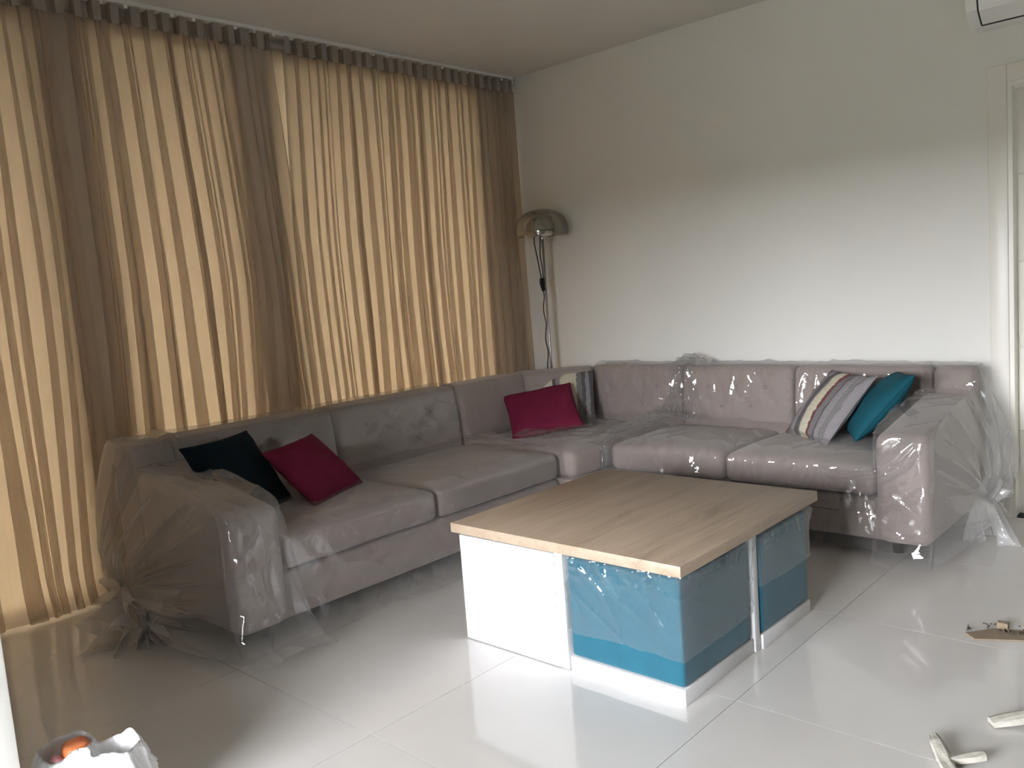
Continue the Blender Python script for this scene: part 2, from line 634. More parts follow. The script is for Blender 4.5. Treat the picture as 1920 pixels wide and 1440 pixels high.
# windows behind the curtain: frame, sash bars, glass, beige blind
for n, (a, b) in enumerate(WINS):
    w = bpy.data.objects.new('window_%d' % (n + 1), None)
    COL.objects.link(w)
    w.location = (XW, (a + b) / 2, WZ0)
    struct(w)
    fr = []
    x0, x1 = XW - 0.14, XW - 0.07
    fr.append(box_vf((x0, a, WZ0), (x1, a + 0.05, WZ1)))
    fr.append(box_vf((x0, b - 0.05, WZ0), (x1, b, WZ1)))
    fr.append(box_vf((x0, a + 0.05, WZ0), (x1, b - 0.05, WZ0 + 0.06)))
    fr.append(box_vf((x0, a + 0.05, WZ1 - 0.06), (x1, b - 0.05, WZ1)))
    V, F = join_vf(fr)
    mesh('window_frame', V, F, M['alu'], w, smooth=False)
    box('glass_pane', (XW - 0.108, a + 0.05, WZ0 + 0.06), (XW - 0.102, b - 0.05, WZ1 - 0.06), M['glass'], w, bev=0)
    box('roller_blind', (XW + 0.003, a - 0.03, 0.001), (XW + 0.004, b + 0.03, WZ1 + 0.01), M['blind'], w, bev=0)
    V, F = tube_vf([(XW + 0.021, a - 0.03, WZ1 + 0.022), (XW + 0.021, b + 0.03, WZ1 + 0.022)], 0.018, 10)
    mesh('blind_roller', V, F, M['alu'], w)

# glazed sliding doors behind the camera: the main daylight
w = bpy.data.objects.new('window_4', None)
COL.objects.link(w)
w.location = ((OX0 + OX1) / 2, YF - 0.1, 0)
struct(w)
fr = [box_vf((OX0, YF - 0.13, 0), (OX0 + 0.05, YF - 0.07, OZ1)), box_vf((OX1 - 0.05, YF - 0.13, 0), (OX1, YF - 0.07, OZ1)),
      box_vf((OX0, YF - 0.13, OZ1 - 0.05), (OX1, YF - 0.07, OZ1)), box_vf((OX0, YF - 0.13, 0), (OX1, YF - 0.07, 0.04))]
for k in (1, 2):
    xm = OX0 + (OX1 - OX0) * k / 3
    fr.append(box_vf((xm - 0.035, YF - 0.13, 0.04), (xm + 0.035, YF - 0.07, OZ1 - 0.05)))
V, F = join_vf(fr)
mesh('window_frame', V, F, M['alu'], w, smooth=False)
for k in range(3):
    xa, xb = OX0 + (OX1 - OX0) * k / 3, OX0 + (OX1 - OX0) * (k + 1) / 3
    box('glass_pane', (xa + 0.036, YF - 0.103, 0.04), (xb - 0.036, YF - 0.097, OZ1 - 0.05), M['glass'], w, bev=0)

# outside: terrace, ground, plus unseen roofs and a skyline added to limit the daylight
struct(box('ground', (-60, -60, -3.4), (60, 60, -3.2), M['ground'], bev=0))
struct(box('terrace', (XW - 1.7, YF - 2.4, -0.3), (XR + 0.2, YF - 0.2, -0.05), M['concrete'], bev=0))
struct(box('sky_limit_roof', (XW - 1.5, YF - 2.2, 2.45), (XR + 0.2, YF - 0.2, 2.65), M['concrete'], bev=0))  # unseen roof, shaped to keep steep skylight off the floor inside
struct(box('horizon_blocker', (-60, -46, -3.2), (60, -44, 2.6), M['ground'], bev=0))  # unseen box added to hide low sky from the upper back wall
struct(box('balcony', (XW - 1.7, YF - 0.2, -0.3), (XW - 0.2, YW + 0.2, -0.05), M['concrete'], bev=0))
struct(box('curtain_shade_roof', (XW - 1.5, YF - 0.2, ZC + 0.02), (XW - 0.2, YW + 0.2, ZC + 0.2), M['concrete'], bev=0))  # unseen overhang, made deep so the curtain tops get less sky

# ------------------------------------------------------------------ door in the back wall
d = bpy.data.objects.new('door_1', None)
COL.objects.link(d)
d.location = ((DX0 + DX1) / 2, YW, 0)
struct(d)
fr = [box_vf((DX0 - 0.07, YW - 0.016, 0), (DX0 + 0.012, YW, DZ1 + 0.07)), box_vf((DX1 - 0.012, YW - 0.016, 0), (DX1 + 0.07, YW, DZ1 + 0.07)),
      box_vf((DX0 + 0.012, YW - 0.016, DZ1 - 0.012), (DX1 - 0.012, YW, DZ1 + 0.07))]
for k, (v, f) in enumerate(fr):
    box('door_casing', v[0], v[6], M['trim'], d, bev=0.004)
fr = [box_vf((DX0 + 0.001, YW - 0.006, 0.001), (DX0 + 0.032, YW + 0.15, DZ1 - 0.001)), box_vf((DX1 - 0.032, YW - 0.006, 0.001), (DX1 - 0.001, YW + 0.15, DZ1 - 0.001)),
      box_vf((DX0 + 0.032, YW - 0.006, DZ1 - 0.032), (DX1 - 0.032, YW + 0.15, DZ1 - 0.001))]
V, F = join_vf(fr)
mesh('door_jamb', V, F, M['trim'], d, smooth=False)
leaf = box('door_leaf', (DX0 + 0.034, YW + 0.075, 0.008), (DX1 - 0.034, YW + 0.105, DZ1 - 0.034), M['trim'], d, bev=0.002)
zz = [0.012, 0.43, 0.85, 1.27, 1.69, DZ1 - 0.04]
for k in range(5):
    box('door_panel', (DX0 + 0.036, YW + 0.068, zz[k] + 0.003), (DX1 - 0.036, YW + 0.076, zz[k + 1] - 0.003), M['trim'], leaf, bev=0.003)
hx = DX0 + 0.1
V, F = join_vf([box_vf((hx - 0.022, YW + 0.06, 0.93), (hx + 0.022, YW + 0.068, 1.14)),
                tube_vf([(hx, YW + 0.066, 1.07), (hx, YW + 0.02, 1.07), (hx + 0.02, YW + 0.01, 1.07), (hx + 0.12, YW + 0.01, 1.07)], 0.009, 10)])
h = mesh('door_handle', V, F, M['black'], leaf, smooth=False)
h['label'] = 'black lever handle'
box('threshold', (DX0 + 0.032, YW + 0.02, 0.0), (DX1 - 0.032, YW + 0.13, 0.006), M['dark'], d, bev=0.001)
struct(box('wall_hall', (-1.6, YW + 0.9, 0), (0.6, YW + 1.0, ZC), M['wall'], bev=0))

# ------------------------------------------------------------------ air conditioner
ax0, ax1 = -1.115, -0.24
ac = thing('air_conditioner', 'white split air conditioner high on the wall above the door', 'air conditioner', ((ax0 + ax1) / 2, YW, 2.37))
prof = [(0.0, 2.37), (0.06, 2.365), (0.13, 2.385), (0.185, 2.435), (0.205, 2.50), (0.205, 2.60), (0.19, 2.64), (0.15, 2.655), (0.0, 2.655)]
V = [(ax0, YW - q, z) for q, z in prof] + [(ax1, YW - q, z) for q, z in prof]
n = len(prof)
F = [tuple(range(n)), tuple(range(2 * n - 1, n - 1, -1))] + [(i, (i + 1) % n, n + (i + 1) % n, n + i) for i in range(n)]
body = mesh('casing', V, F, M['whitegloss'], ac, smooth=True, auto=30)
fl = [(0.075, 2.3615), (0.135, 2.380), (0.188, 2.427)]


def strip(name, pts, x0, x1, thick, m, parent):
    up = [(q + thick * 0.5, z - thick) for q, z in pts]
    V = [(x0, YW - q, z) for q, z in pts] + [(x1, YW - q, z) for q, z in pts] + [(x0, YW - q, z) for q, z in up] + [(x1, YW - q, z) for q, z in up]
    k = len(pts)
    F = []
    for i in range(k - 1):
        F += [(i, i + 1, k + i + 1, k + i), (2 * k + i, 3 * k + i, 3 * k + i + 1, 2 * k + i + 1), (i, 2 * k + i, 2 * k + i + 1, i + 1), (k + i, k + i + 1, 3 * k + i + 1, 3 * k + i)]
    F += [(0, k, 3 * k, 2 * k), (k - 1, 3 * k - 1, 4 * k - 1, 2 * k - 1)]
    return mesh(name, V, F, m, parent, smooth=False)


strip('louver_gap', [(0.108, 2.3755), (0.131, 2.3838), (0.1865, 2.4333), (0.2065, 2.505)], ax0 + 0.047, ax1 - 0.047, 0.003, M['dark'], ac)
strip('louver_flap', [(0.129, 2.3800), (0.1895, 2.4310), (0.2095, 2.500)], ax0 + 0.056, ax1 - 0.056, 0.006, M['whitegloss'], ac)

# ------------------------------------------------------------------ curtain track and curtains
XT = -4.083
tr = thing('curtain_track', 'white curtain track along the ceiling above the beige curtains', 'curtain track', (XT, 2.6, ZC))
box('rail', (XT - 0.012, 0.66, ZC - 0.018), (XT + 0.012, YW - 0.03, ZC - 0.0005), M['whitegloss'], tr, bev=0.002)
box('end_cap', (XT - 0.013, YW - 0.045, ZC - 0.05), (XT + 0.013, YW - 0.03, ZC - 0.018), M['whitegloss'], tr, bev=0.002)
for k in range(34):
    yy = 0.75 + k * 0.114
    box('glider', (XT - 0.004, yy - 0.008, ZC - 0.034), (XT + 0.004, yy + 0.008, ZC - 0.018), M['whitegloss'], tr, bev=0)


def curtain(name, y0, y1, label, seed, edge=None):
    rng = np.random.default_rng(seed)
    root = thing(name, label, 'curtain', (XT, (y0 + y1) / 2, 0.0), 'sheer beige curtains along the window wall')
    Wd = y1 - y0
    nf = int(round(Wd / 0.056))
    # uneven folds: cumulative random widths and depths
    wd = rng.uniform(0.45, 1.7, nf)
    wd = wd / wd.sum() * Wd
    st = np.concatenate([[0], np.cumsum(wd)])
    amp = rng.uniform(0.22, 0.75, nf)           # how far each fold doubles back, share of its width
    dep = rng.uniform(0.004, 0.016, nf)
    ns, zr = 22, 30
    zs = np.concatenate([np.linspace(ZC - 0.105, 0.25, zr - 5), np.linspace(0.2, 0.012, 5)])
    V = []
    for r, z in enumerate(zs):
        h = (ZC - z) / ZC
        row = []
        for k in range(nf):
            for s in range(ns):
                u = s / ns
                th = 2 * PI * u
                y = st[k] + wd[k] * u - amp[k] * wd[k] * math.sin(th) * (0.75 + 0.45 * h)
                x = dep[k] * math.cos(th) * (0.8 + 0.7 * h)
                row.append((x, y))
        row.append((dep[-1], Wd))
        row = np.array(row)
        yn = row[:, 1]
        drift = (vnoise(yn * 5.5 + seed * 3, np.full_like(yn, z * 0.55), seed) - 0.5) * 0.13 * h
        xd = (vnoise(yn * 3 + 7, np.full_like(yn, z * 0.8), seed + 5) - 0.5) * 0.05 * h
        y = y0 + yn + drift
        if edge:
            y = y + edge(yn / Wd, z)
        x = XT + row[:, 0] + xd
        if z < 0.22:                               # hem kicks out on the floor
            x = x + (0.22 - z) ** 2 * 1.6 * vnoise(yn * 6, yn * 0, seed + 9)
        V.append(np.stack([x, y, np.full_like(x, z)], 1))
    nc = V[0].shape[0]
    mesh('sheer_cloth', np.concatenate(V), grid_faces(zr, nc), M['sheer'], root)
    # gathered heading tape: stiff pencil pleats hanging from the track
    npl = int(round(Wd / 0.082))
    pl = np.linspace(0, Wd, npl + 1) + np.concatenate([[0], rng.uniform(-0.010, 0.010, npl - 1), [0]])
    pts = []
    for k in range(npl):
        a, b = pl[k], pl[k + 1]
        w_ = b - a
        q = rng.uniform(0.40, 0.62)
        dd = rng.uniform(0.020, 0.045)
        pts += [(0.010, a), (0.012, a + w_ * q * 0.9), (0.008, a + w_ * q), (-dd, a + w_ * (q + 0.06)), (-dd, a + w_ * 0.94)]
    pts.append((0.010, Wd))
    V = []
    zrow = [ZC - 0.022, ZC - 0.06, ZC - 0.112]
    for z in zrow:
        for x, y in pts:
            e = edge(y / Wd, z) if edge else 0
            V.append((XT + x, y0 + y + e, z - rng.uniform(0, 0.004)))
    o = mesh('heading_tape', V, grid_faces(3, len(pts)), M['tape'], root, smooth=False)
    return root


curtain('curtain', 0.66, 1.47, 'beige sheer curtain nearest the white partition at the left', 11)
curtain('curtain', 1.48, 2.655, 'beige sheer curtain in the middle, left of the narrow gap', 12, lambda t, z: 0.085 * t * min(1, max(0, (2.70 - z) / 1.2)))
curtain('curtain', 2.745, 4.60, 'beige sheer curtain at the corner, beside the floor lamp', 13, lambda t, z: -0.03 * (1 - t) * min(1, max(0, (2.70 - z) / 1.0)))

# ------------------------------------------------------------------ the sectional sofa
SOLID = []


def solid(o):
    SOLID.append(o)
    return o


def crown(x0, x1, y0, y1, zt, c):
    def f(P):
        u = np.clip((P[:, 0] - x0) / (x1 - x0) * 2 - 1, -1, 1)
        v = np.clip((P[:, 1] - y0) / (y1 - y0) * 2 - 1, -1, 1)
        k = (1 - u ** 4) * (1 - v ** 4)
        P[:, 2] += np.where(P[:, 2] > zt - 0.08, c * k, 0)
        P[:, 2] += (vnoise(P[:, 0] * 5, P[:, 1] * 5, 3) - .5) * 0.008
        return P
    return f


def tuft(points, axis, front, sgn, lean, z0=0.43, z1=0.78):
    """back panel: leaning front and dimples where the buttons sit"""
    def f(P):
        h = np.clip((P[:, 2] - z0) / (z1 - z0), 0, 1)
        isf = np.clip(1 - np.abs(P[:, axis] - front) / 0.08, 0, 1)
        P[:, axis] -= sgn * lean * h * isf
        oth = 1 - axis
        for (a, z) in points:
            d2 = (P[:, oth] - a) ** 2 + (P[:, 2] - z) ** 2
            P[:, axis] -= sgn * isf * 0.022 * np.exp(-d2 / 0.0020)
            P[:, axis] += 0
        bul = 0.012 * np.sin(np.clip(h, 0, 1) * PI)
        P[:, axis] += sgn * isf * bul
        return P
    return f


def arm_deform(axis, front, sgn, rise):
    def f(P):
        q = (front - P[:, axis]) * sgn           # distance behind the arm front
        P[:, 2] += np.where(P[:, 2] > 0.35, rise * np.clip(q / 0.55, 0, 1.2), 0)
        return P
    return f


def button(parent, pos, axis, sgn):
    V, F = lathe_vf([(0.0, 0.006), (0.006, 0.0055), (0.011, 0.002), (0.012, -0.003)], (0, 0, 0), 10)
    V = np.array(V)
    if axis == 0:
        V = np.stack([V[:, 2] * sgn, V[:, 0], V[:, 1]], 1)
    else:
        V = np.stack([V[:, 0], V[:, 2] * sgn, V[:, 1]], 1)
    return mesh('button', V + np.array(pos), F, M['sofa'], parent)


ZS, ZB = 0.287, 0.775        # underside of the seat cushions, top of the back
# --- left section, back to the curtain, faces +x
LXR, LXB, LXF = -3.86, -3.60, -2.87
LY0, LY1 = 1.465, 3.41
sl = thing('sofa_section', 'long taupe sofa section with its back to the beige curtains', 'sofa', (-3.36, 2.44, 0), 'sectional sofa pieces')
solid(soft('frame', (LXR + 0.02, LY0 + 0.03, 0.09), (LXF - 0.015, LY1, ZS - 0.010), 0.02, M['sofa'], sl, 0.12))
solid(soft('armrest', (LXB - 0.02, LY0, 0.09), (LXF + 0.02, LY0 + 0.225, 0.565), 0.045, M['sofa'], sl, 0.06, arm_deform(0, LXF, 1, 0.085)))
for a, b in ((1.697, 2.517), (2.527, 3.405)):
    solid(soft('seat_cushion', (LXB - 0.03, a, ZS), (LXF, b, 0.425), 0.036, M['sofa'], sl, 0.05, crown(LXB, LXF, a, b, 0.425, 0.028)))
bk = [(LY0 + 0.005, 1.663), (1.671, 2.513), (2.521, 3.405)]
for n, (a, b) in enumerate(bk):
    pts = []
    if n:
        c0, wd = (a + b) / 2, b - a
        pts = [(c0 + k * wd * 0.26, 0.655) for k in (-1, 0, 1)] + [(c0 + k * wd * 0.26, 0.545) for k in (-0.5, 0.5, 1.35)]
    o = solid(soft('backrest', (LXR, a, 0.12), (LXB, b, ZB), 0.034, M['sofa'], sl, 0.028 if n else 0.05, tuft(pts, 0, LXB, 1, 0.05)))
    for (yy, z) in pts:
        h = (z - 0.43) / 0.35
        button(o, (LXB - 0.05 * h + 0.012 * math.sin(h * PI) - 0.015, yy, z), 0, 1)
for xx in (LXR + 0.1, LXF - 0.16):
    for yy in (LY0 + 0.20, LY1 - 0.12):
        V, F = lathe_vf([(0.0, 0), (0.022, 0), (0.03, 0.1)], (xx, yy, 0), 10)
        mesh('leg', V, F, M['leg'], sl)

# --- right section, back to the wall, faces -y
RYR, RYB, RYF = 4.52, 4.37, 3.70
RX0, RX1 = -2.755, -1.085
sr = thing('sofa_section', 'taupe sofa section along the white wall, its armrest beside the door', 'sofa', (-1.92, 4.1, 0), 'sectional sofa pieces')
solid(soft('frame', (RX0, RYF + 0.015, 0.09), (RX1 - 0.03, RYR - 0.02, ZS - 0.004), 0.02, M['sofa'], sr, 0.12))
solid(soft('seat_rail', (RX0 + 0.005, RYF + 0.004, 0.205), (RX1 - 0.23, RYF + 0.2, ZS - 0.010), 0.014, M['sofa'], sr, 0.12))
solid(soft('armrest', (RX1 - 0.225, RYF - 0.02, 0.09), (RX1, RYB + 0.02, 0.575), 0.045, M['sofa'], sr, 0.06, arm_deform(1, RYF, -1, 0.075)))
for a, b in ((-2.75, -2.058), (-2.048, -1.317)):
    solid(soft('seat_cushion', (a, RYF, ZS), (b, RYB + 0.03, 0.425), 0.038, M['sofa'], sr, 0.05, crown(a, b, RYF, RYB, 0.425, 0.03)))
bk = [(RX0 + 0.074, -1.986), (-1.977, -1.276), (-1.268, RX1 - 0.005)]
for n, (a, b) in enumerate(bk):
    pts = []
    if n < 2:
        c0, wd = (a + b) / 2, b - a
        pts = [(c0 + k * wd * 0.26, 0.665) for k in (-1, 0, 1)] + [(c0 + k * wd * 0.26, 0.555) for k in (-0.5, 0.5)]
    o = solid(soft('backrest', (a, RYB, 0.12), (b, RYR, ZB + 0.01), 0.034, M['sofa'], sr, 0.028 if n < 2 else 0.05, tuft(pts, 1, RYB, -1, 0.03)))
    for (xx, z) in pts:
        h = (z - 0.43) / 0.35
        button(o, (xx, RYB + 0.03 * h - 0.012 * math.sin(h * PI) + 0.015, z), 1, -1)
for xx in (RX0 + 0.1, RX1 - 0.19):
    for yy in (RYF + 0.16, RYR - 0.1):
        V, F = lathe_vf([(0.0, 0), (0.022, 0), (0.03, 0.1)], (xx, yy, 0), 10)
        mesh('leg', V, F, M['leg'], sr)

# --- corner section with a cut-off back corner
sc = thing('sofa_corner', 'taupe corner sofa section with tufted back, in front of the floor lamp', 'sofa', (-3.3, 3.95, 0), 'sectional sofa pieces')
solid(prism('frame', [(LXR, 3.425), (-2.80, 3.425), (-2.78, RYF + 0.02), (-2.78, RYR), (-3.46, RYR), (LXR, 4.12)], 0.09, ZS - 0.004, M['sofa'], sc, 0.02, 2))
solid(prism('seat_cushion', [(-3.64, 3.425), (-2.79, 3.425), (-2.77, 3.70), (-2.77, RYB + 0.02), (-3.38, RYB + 0.02), (-3.64, 4.14)], ZS, 0.435, M['sofa'], sc, 0.04, 4))
o = solid(soft('backrest', (LXR, 3.42, 0.12), (LXB, 4.06, ZB), 0.05, M['sofa'], sc, 0.04, tuft([], 0, LXB, 1, 0.05)))
o = solid(prism('backrest', [(LXB + 0.01, 4.00), (-3.33, RYB - 0.01), (-3.42, RYR - 0.02), (LXR + 0.01, 4.09)], 0.12, ZB + 0.004, M['sofa'], sc, 0.045, 4))
pts = [(-3.1, 0.66), (-2.87, 0.66), (-2.98, 0.55), (-2.80, 0.55)]
o = solid(soft('backrest', (-3.37, RYB, 0.12), (RX0 + 0.065, RYR, ZB + 0.01), 0.034, M['sofa'], sc, 0.028, tuft(pts, 1, RYB, -1, 0.03)))
for (xx, z) in pts:
    h = (z - 0.43) / 0.35
    button(o, (xx, RYB + 0.03 * h - 0.012 * math.sin(h * PI) + 0.015, z), 1, -1)
for xx, yy in ((LXR + 0.1, 3.52), (-2.88, 3.52), (-2.88, RYR - 0.1)):
    V, F = lathe_vf([(0.0, 0), (0.022, 0), (0.03, 0.1)], (xx, yy, 0), 10)
    mesh('leg', V, F, M['leg'], sc)

# ------------------------------------------------------------------ cushions


def pillow(name, p, material, label, group, thick=0.13, seed=0, stripe=False, cup=0.0):
    cx, cy, cz, yaw, lean, roll, w, h = p
    n0 = np.array([math.cos(yaw), math.sin(yaw), 0])
    up = np.array([0, 0, 1.0])
    u0 = np.cross(up, n0)
    nn = n0 * math.cos(lean) + up * math.sin(lean)
    v0 = -n0 * math.sin(lean) + up * math.cos(lean)
    u = u0 * math.cos(roll) + v0 * math.sin(roll)
    v = -u0 * math.sin(roll) + v0 * math.cos(roll)
    root = bpy.data.objects.new(name, None)
    COL.objects.link(root)
    tag(root, label, 'cushion', group)
    Mx = Matrix(((u[0], v[0], nn[0], cx), (u[1], v[1], nn[1], cy), (u[2], v[2], nn[2], cz), (0, 0, 0, 1)))
    n = 25
    s = np.sin(np.linspace(-1, 1, n) * PI / 2)
    A, B = np.meshgrid(s, s, indexing='ij')
    prof = np.power(np.clip((1 - A ** 2) * (1 - B ** 2), 0, 1), 0.42)
    pin = 0.055
    X = A * w / 2 * (1 - pin * (1 - B ** 2))
    Y = B * h / 2 * (1 - pin * (1 - A ** 2))
    Z = thick / 2 * prof
    wr = (ridge(A * 2.2 + seed, B * 2.2, seed) - 0.5) * 0.014 * prof ** 0.5
    bend = cup * (A ** 2 - 0.4)
    top = np.stack([X, Y, Z + wr + bend], -1).reshape(-1, 3)
    bot = np.stack([X, Y, -Z + wr * 0.5 + bend], -1).reshape(-1, 3)
    V = np.concatenate([top, bot])
    F = grid_faces(n, n)
    F = F + [tuple(i + n * n for i in q[::-1]) for q in F]
    me = bpy.data.meshes.new('cushion_cover')
    me.from_pydata(V.tolist(), [], F)
    bm = bmesh.new()
    bm.from_mesh(me)
    bmesh.ops.remove_doubles(bm, verts=bm.verts, dist=0.0008)
    bmesh.ops.recalc_face_normals(bm, faces=bm.faces)
    for fc in bm.faces:
        fc.smooth = True
    bm.to_mesh(me)
    bm.free()
    me.materials.append(material)
    o = link('cushion_cover', me, root)
    # sewn edge round the cover
    ring = [(X[0, j], Y[0, j]) for j in range(n)] + [(X[i, -1], Y[i, -1]) for i in range(1, n)] + \
           [(X[-1, j], Y[-1, j]) for j in range(n - 2, -1, -1)] + [(X[i, 0], Y[i, 0]) for i in range(n - 2, 0, -1)]
    ring.append(ring[0])
    amp = 0.006 if stripe else 0.0
    path = [(a * (1 + amp * random.random()), b * (1 + amp * random.random()), cup * ((2 * a / w) ** 2 - 0.4)) for a, b in ring]
    Vt, Ft = tube_vf(path, 0.0035 if not stripe else 0.005, 6)
    me2 = bpy.data.meshes.new('edge_seam')
    me2.from_pydata(Vt, [], Ft)
    me2.polygons.foreach_set('use_smooth', [True] * len(me2.polygons))
    me2.materials.append(material)
    link('edge_seam', me2, root)
    if stripe:                                     # shaggy yarn bands standing proud of the weave
        for xa, xb, nm in (((-0.040, 0.036, 'cream_yarn_band') if seed == 5 else (0.012, 0.112, 'cream_yarn_band')), (0.13 if seed != 5 else 0.10, 0.165, 'grey_yarn_band')):
            nu, nv = 12, 60
            Vb = []
            for i in range(nu):
                for j in range(nv):
                    a = (xa + (xb - xa) * i / (nu - 1)) / (w / 2)
                    b = -0.97 + 1.94 * j / (nv - 1)
                    a2 = a + 0.03 * (random.random() - .5) * (1 if i in (0, nu - 1) else 0.4)
                    pf = max(0, (1 - a2 * a2) * (1 - b * b)) ** 0.42
                    lift = (0.004 + 0.005 * random.random()) if 0 < i < nu - 1 else -0.002
                    Vb.append((a2 * w / 2 * (1 - pin * (1 - b * b)), b * h / 2 * (1 - pin * (1 - a2 * a2)), thick / 2 * pf + lift))
            me3 = bpy.data.meshes.new(nm)
            me3.from_pydata(Vb, [], grid_faces(nu, nv))
            me3.polygons.foreach_set('use_smooth', [True] * len(me3.polygons))
            me3.materials.append(material)
            link(nm, me3, root)
    root.matrix_world = Mx
    return root


GC = 'scatter cushions on the sofa'
pillow('cushion', (-3.345, 1.80, 0.60, 0.362, 0.60, 0.0, 0.42, 0.40), M['navy'], 'dark teal cushion behind the left armrest, beside the curtains', GC, 0.13, 1)
pillow('cushion', (-3.275, 2.135, 0.572, 0.391, 0.80, 0.039, 0.41, 0.345), M['magenta'], 'magenta cushion leaning on the dark teal cushion', GC, 0.12, 2)
pillow('cushion', (-3.42, 4.13, 0.585, -1.0, 0.60, 0.05, 0.42, 0.40), M['stripe2'], 'cream and taupe striped cushion in the sofa corner, behind a magenta one', GC, 0.11, 4, True)
pillow('cushion', (-3.36, 3.86, 0.565, -0.95, 0.95, 0.22, 0.436, 0.40), M['magenta'], 'magenta cushion in the sofa corner, in front of a striped one', GC, 0.12, 3)
pillow('cushion', (-1.70, 4.17, 0.61, -2.267, 0.711, 0.0, 0.42, 0.407), M['stripe'], 'grey and cream striped cushion leaning on the bright teal cushion', GC, 0.12, 5, True)
pillow('cushion', (-1.455, 4.165, 0.625, -2.737, 0.723, 0.099, 0.42, 0.40), M['teal_cushion'], 'bright teal cushion leaning on the right armrest', GC, 0.14, 6)

# ------------------------------------------------------------------ plastic film over the sofa
bpy.context.view_layer.update()
bv, bf = [], []
for o in SOLID:
    k = len(bv)
    mw = o.matrix_world
    bv += [mw @ v.co for v in o.data.vertices]
    bf += [tuple(i + k for i in p.vertices) for p in o.data.polygons]
BVH = BVHTree.FromPolygons(bv, bf)


def push(V, eps=0.006):
    out = np.array(V, float)
    for i, p in enumerate(out):
        pv = Vector(p)
        co, nr, ix, dist = BVH.find_nearest(pv, 0.30)
        if co is None:
            continue
        if (pv - co).dot(nr) < eps:
            out[i] = co + nr * eps
    return out


def resample(pts, n):
    pts = np.array(pts, float)
    s = np.concatenate([[0], np.cumsum(np.linalg.norm(np.diff(pts, axis=0), axis=1))])
    t = np.linspace(0, s[-1], n)
    return np.stack([np.interp(t, s, pts[:, k]) for k in range(pts.shape[1])], 1), t


def smooth1(a, it=2):
    for _ in range(it):
        b = a.copy()
        b[1:-1] = (a[:-2] + 2 * a[1:-1] + a[2:]) / 4
        a = b
    return a


def creases(T, ss, seed, dens, amp, dirs):
    """field of sharp-crested pulled creases: each a short tapered ridge across the film"""
    rng = np.random.default_rng(seed)
    D = np.zeros((len(T), len(ss)))
    dt, dsp = T[1] - T[0], ss[1] - ss[0]
    n = int(dens * (T[-1] - T[0]) * (ss[-1] - ss[0]))
    for _ in range(n):
        a0, b0 = rng.uniform(T[0], T[-1]), rng.uniform(ss[0], ss[-1])
        L = rng.uniform(0.05, 0.30) * (1 if rng.random() < 0.75 else 1.4)
        m, sp = dirs[rng.integers(len(dirs))]
        an = rng.normal(m, sp)
        sg = rng.uniform(0.004, 0.010)
        h = amp * rng.uniform(0.2, 1.0) ** 1.5 * (sg / 0.007)
        i0, i1 = max(0, int((a0 - L - T[0]) / dt)), min(len(T), int((a0 + L - T[0]) / dt) + 2)
        j0, j1 = max(0, int((b0 - L - ss[0]) / dsp)), min(len(ss), int((b0 + L - ss[0]) / dsp) + 2)
        aa, bb = np.meshgrid(T[i0:i1] - a0, ss[j0:j1] - b0, indexing='ij')
        l = aa * math.cos(an) + bb * math.sin(an)
        w = -aa * math.sin(an) + bb * math.cos(an) + rng.uniform(-1.5, 1.5) * l * l
        tp = np.clip(1 - (l / L) ** 2, 0, 1) ** 2
        D[i0:i1, j0:j1] += h * tp * np.exp(-np.abs(w) / (sg * (0.6 + 0.8 * tp)))
    return D


def drape(name, prof, s0, s1, to_world, parent, amp=0.014, seed=1, ds=0.018, np_=130, skirt=0.0, material=None, wave=0.013, dens=70, dirs=((0.6, 0.5), (-0.9, 0.6))):
    """film following a profile (q outward, z) swept along s, with crease-like wrinkles"""
    P, T = resample(prof, np_)
    P = smooth1(P, 5)
    tan = np.gradient(P, axis=0)
    nrm = np.stack([tan[:, 1], -tan[:, 0]], 1)
    nrm /= np.linalg.norm(nrm, axis=1, keepdims=True)
    if nrm[np_ // 2] @ np.array([0.3, 1.0]) < 0:
        nrm = -nrm
    ss = np.arange(s0, s1 + ds * 0.5, ds)
    A, B = np.meshgrid(T, ss, indexing='ij')
    base = vnoise(A * 5, B * 5, seed + 7) * 0.6 + vnoise(A * 13, B * 13, seed + 8) * 0.4
    D = amp * 0.3 * base + 0.6 * creases(T, ss, seed, dens, amp, dirs)
    for k, (an, sp) in enumerate(dirs[:2]):        # long soft tension folds
        l = A * math.cos(an) + B * math.sin(an)
        w = -A * math.sin(an) + B * math.cos(an)
        mk = np.clip(vnoise(A * 3.1 + 5 * k, B * 3.1, seed + 50 + k) * 1.8 - 0.35, 0, 1)
        D = D + np.where(P[:, 1] > 0.757, 0.3, 1.0)[:, None] * wave * mk * vnoise(l * 4.5 + 0.7 * vnoise(A * 6, B * 6, seed + 57), w * 21, seed + 53 + k)
    Q = P[:, 0][:, None] + nrm[:, 0][:, None] * D
    Z = P[:, 1][:, None] + nrm[:, 1][:, None] * D
    if skirt:                                       # loose hem near the floor ruffles outward
        low = np.clip((0.16 - Z) / 0.16, 0, 1)
        Q = Q + low * skirt * ridge(B * 9, A * 2, seed + 21) 
        Z = Z + low * 0.03 * vnoise(B * 7, A * 0, seed + 22)
    Z = np.maximum(Z, 0.004)
    V = np.stack(to_world(Q, Z, B), -1).reshape(-1, 3)
    V = push(V)
    V[:, 2] = np.maximum(V[:, 2], 0.003)
    return mesh(name, V, grid_faces(len(T), len(ss)), material or M['film'], parent)


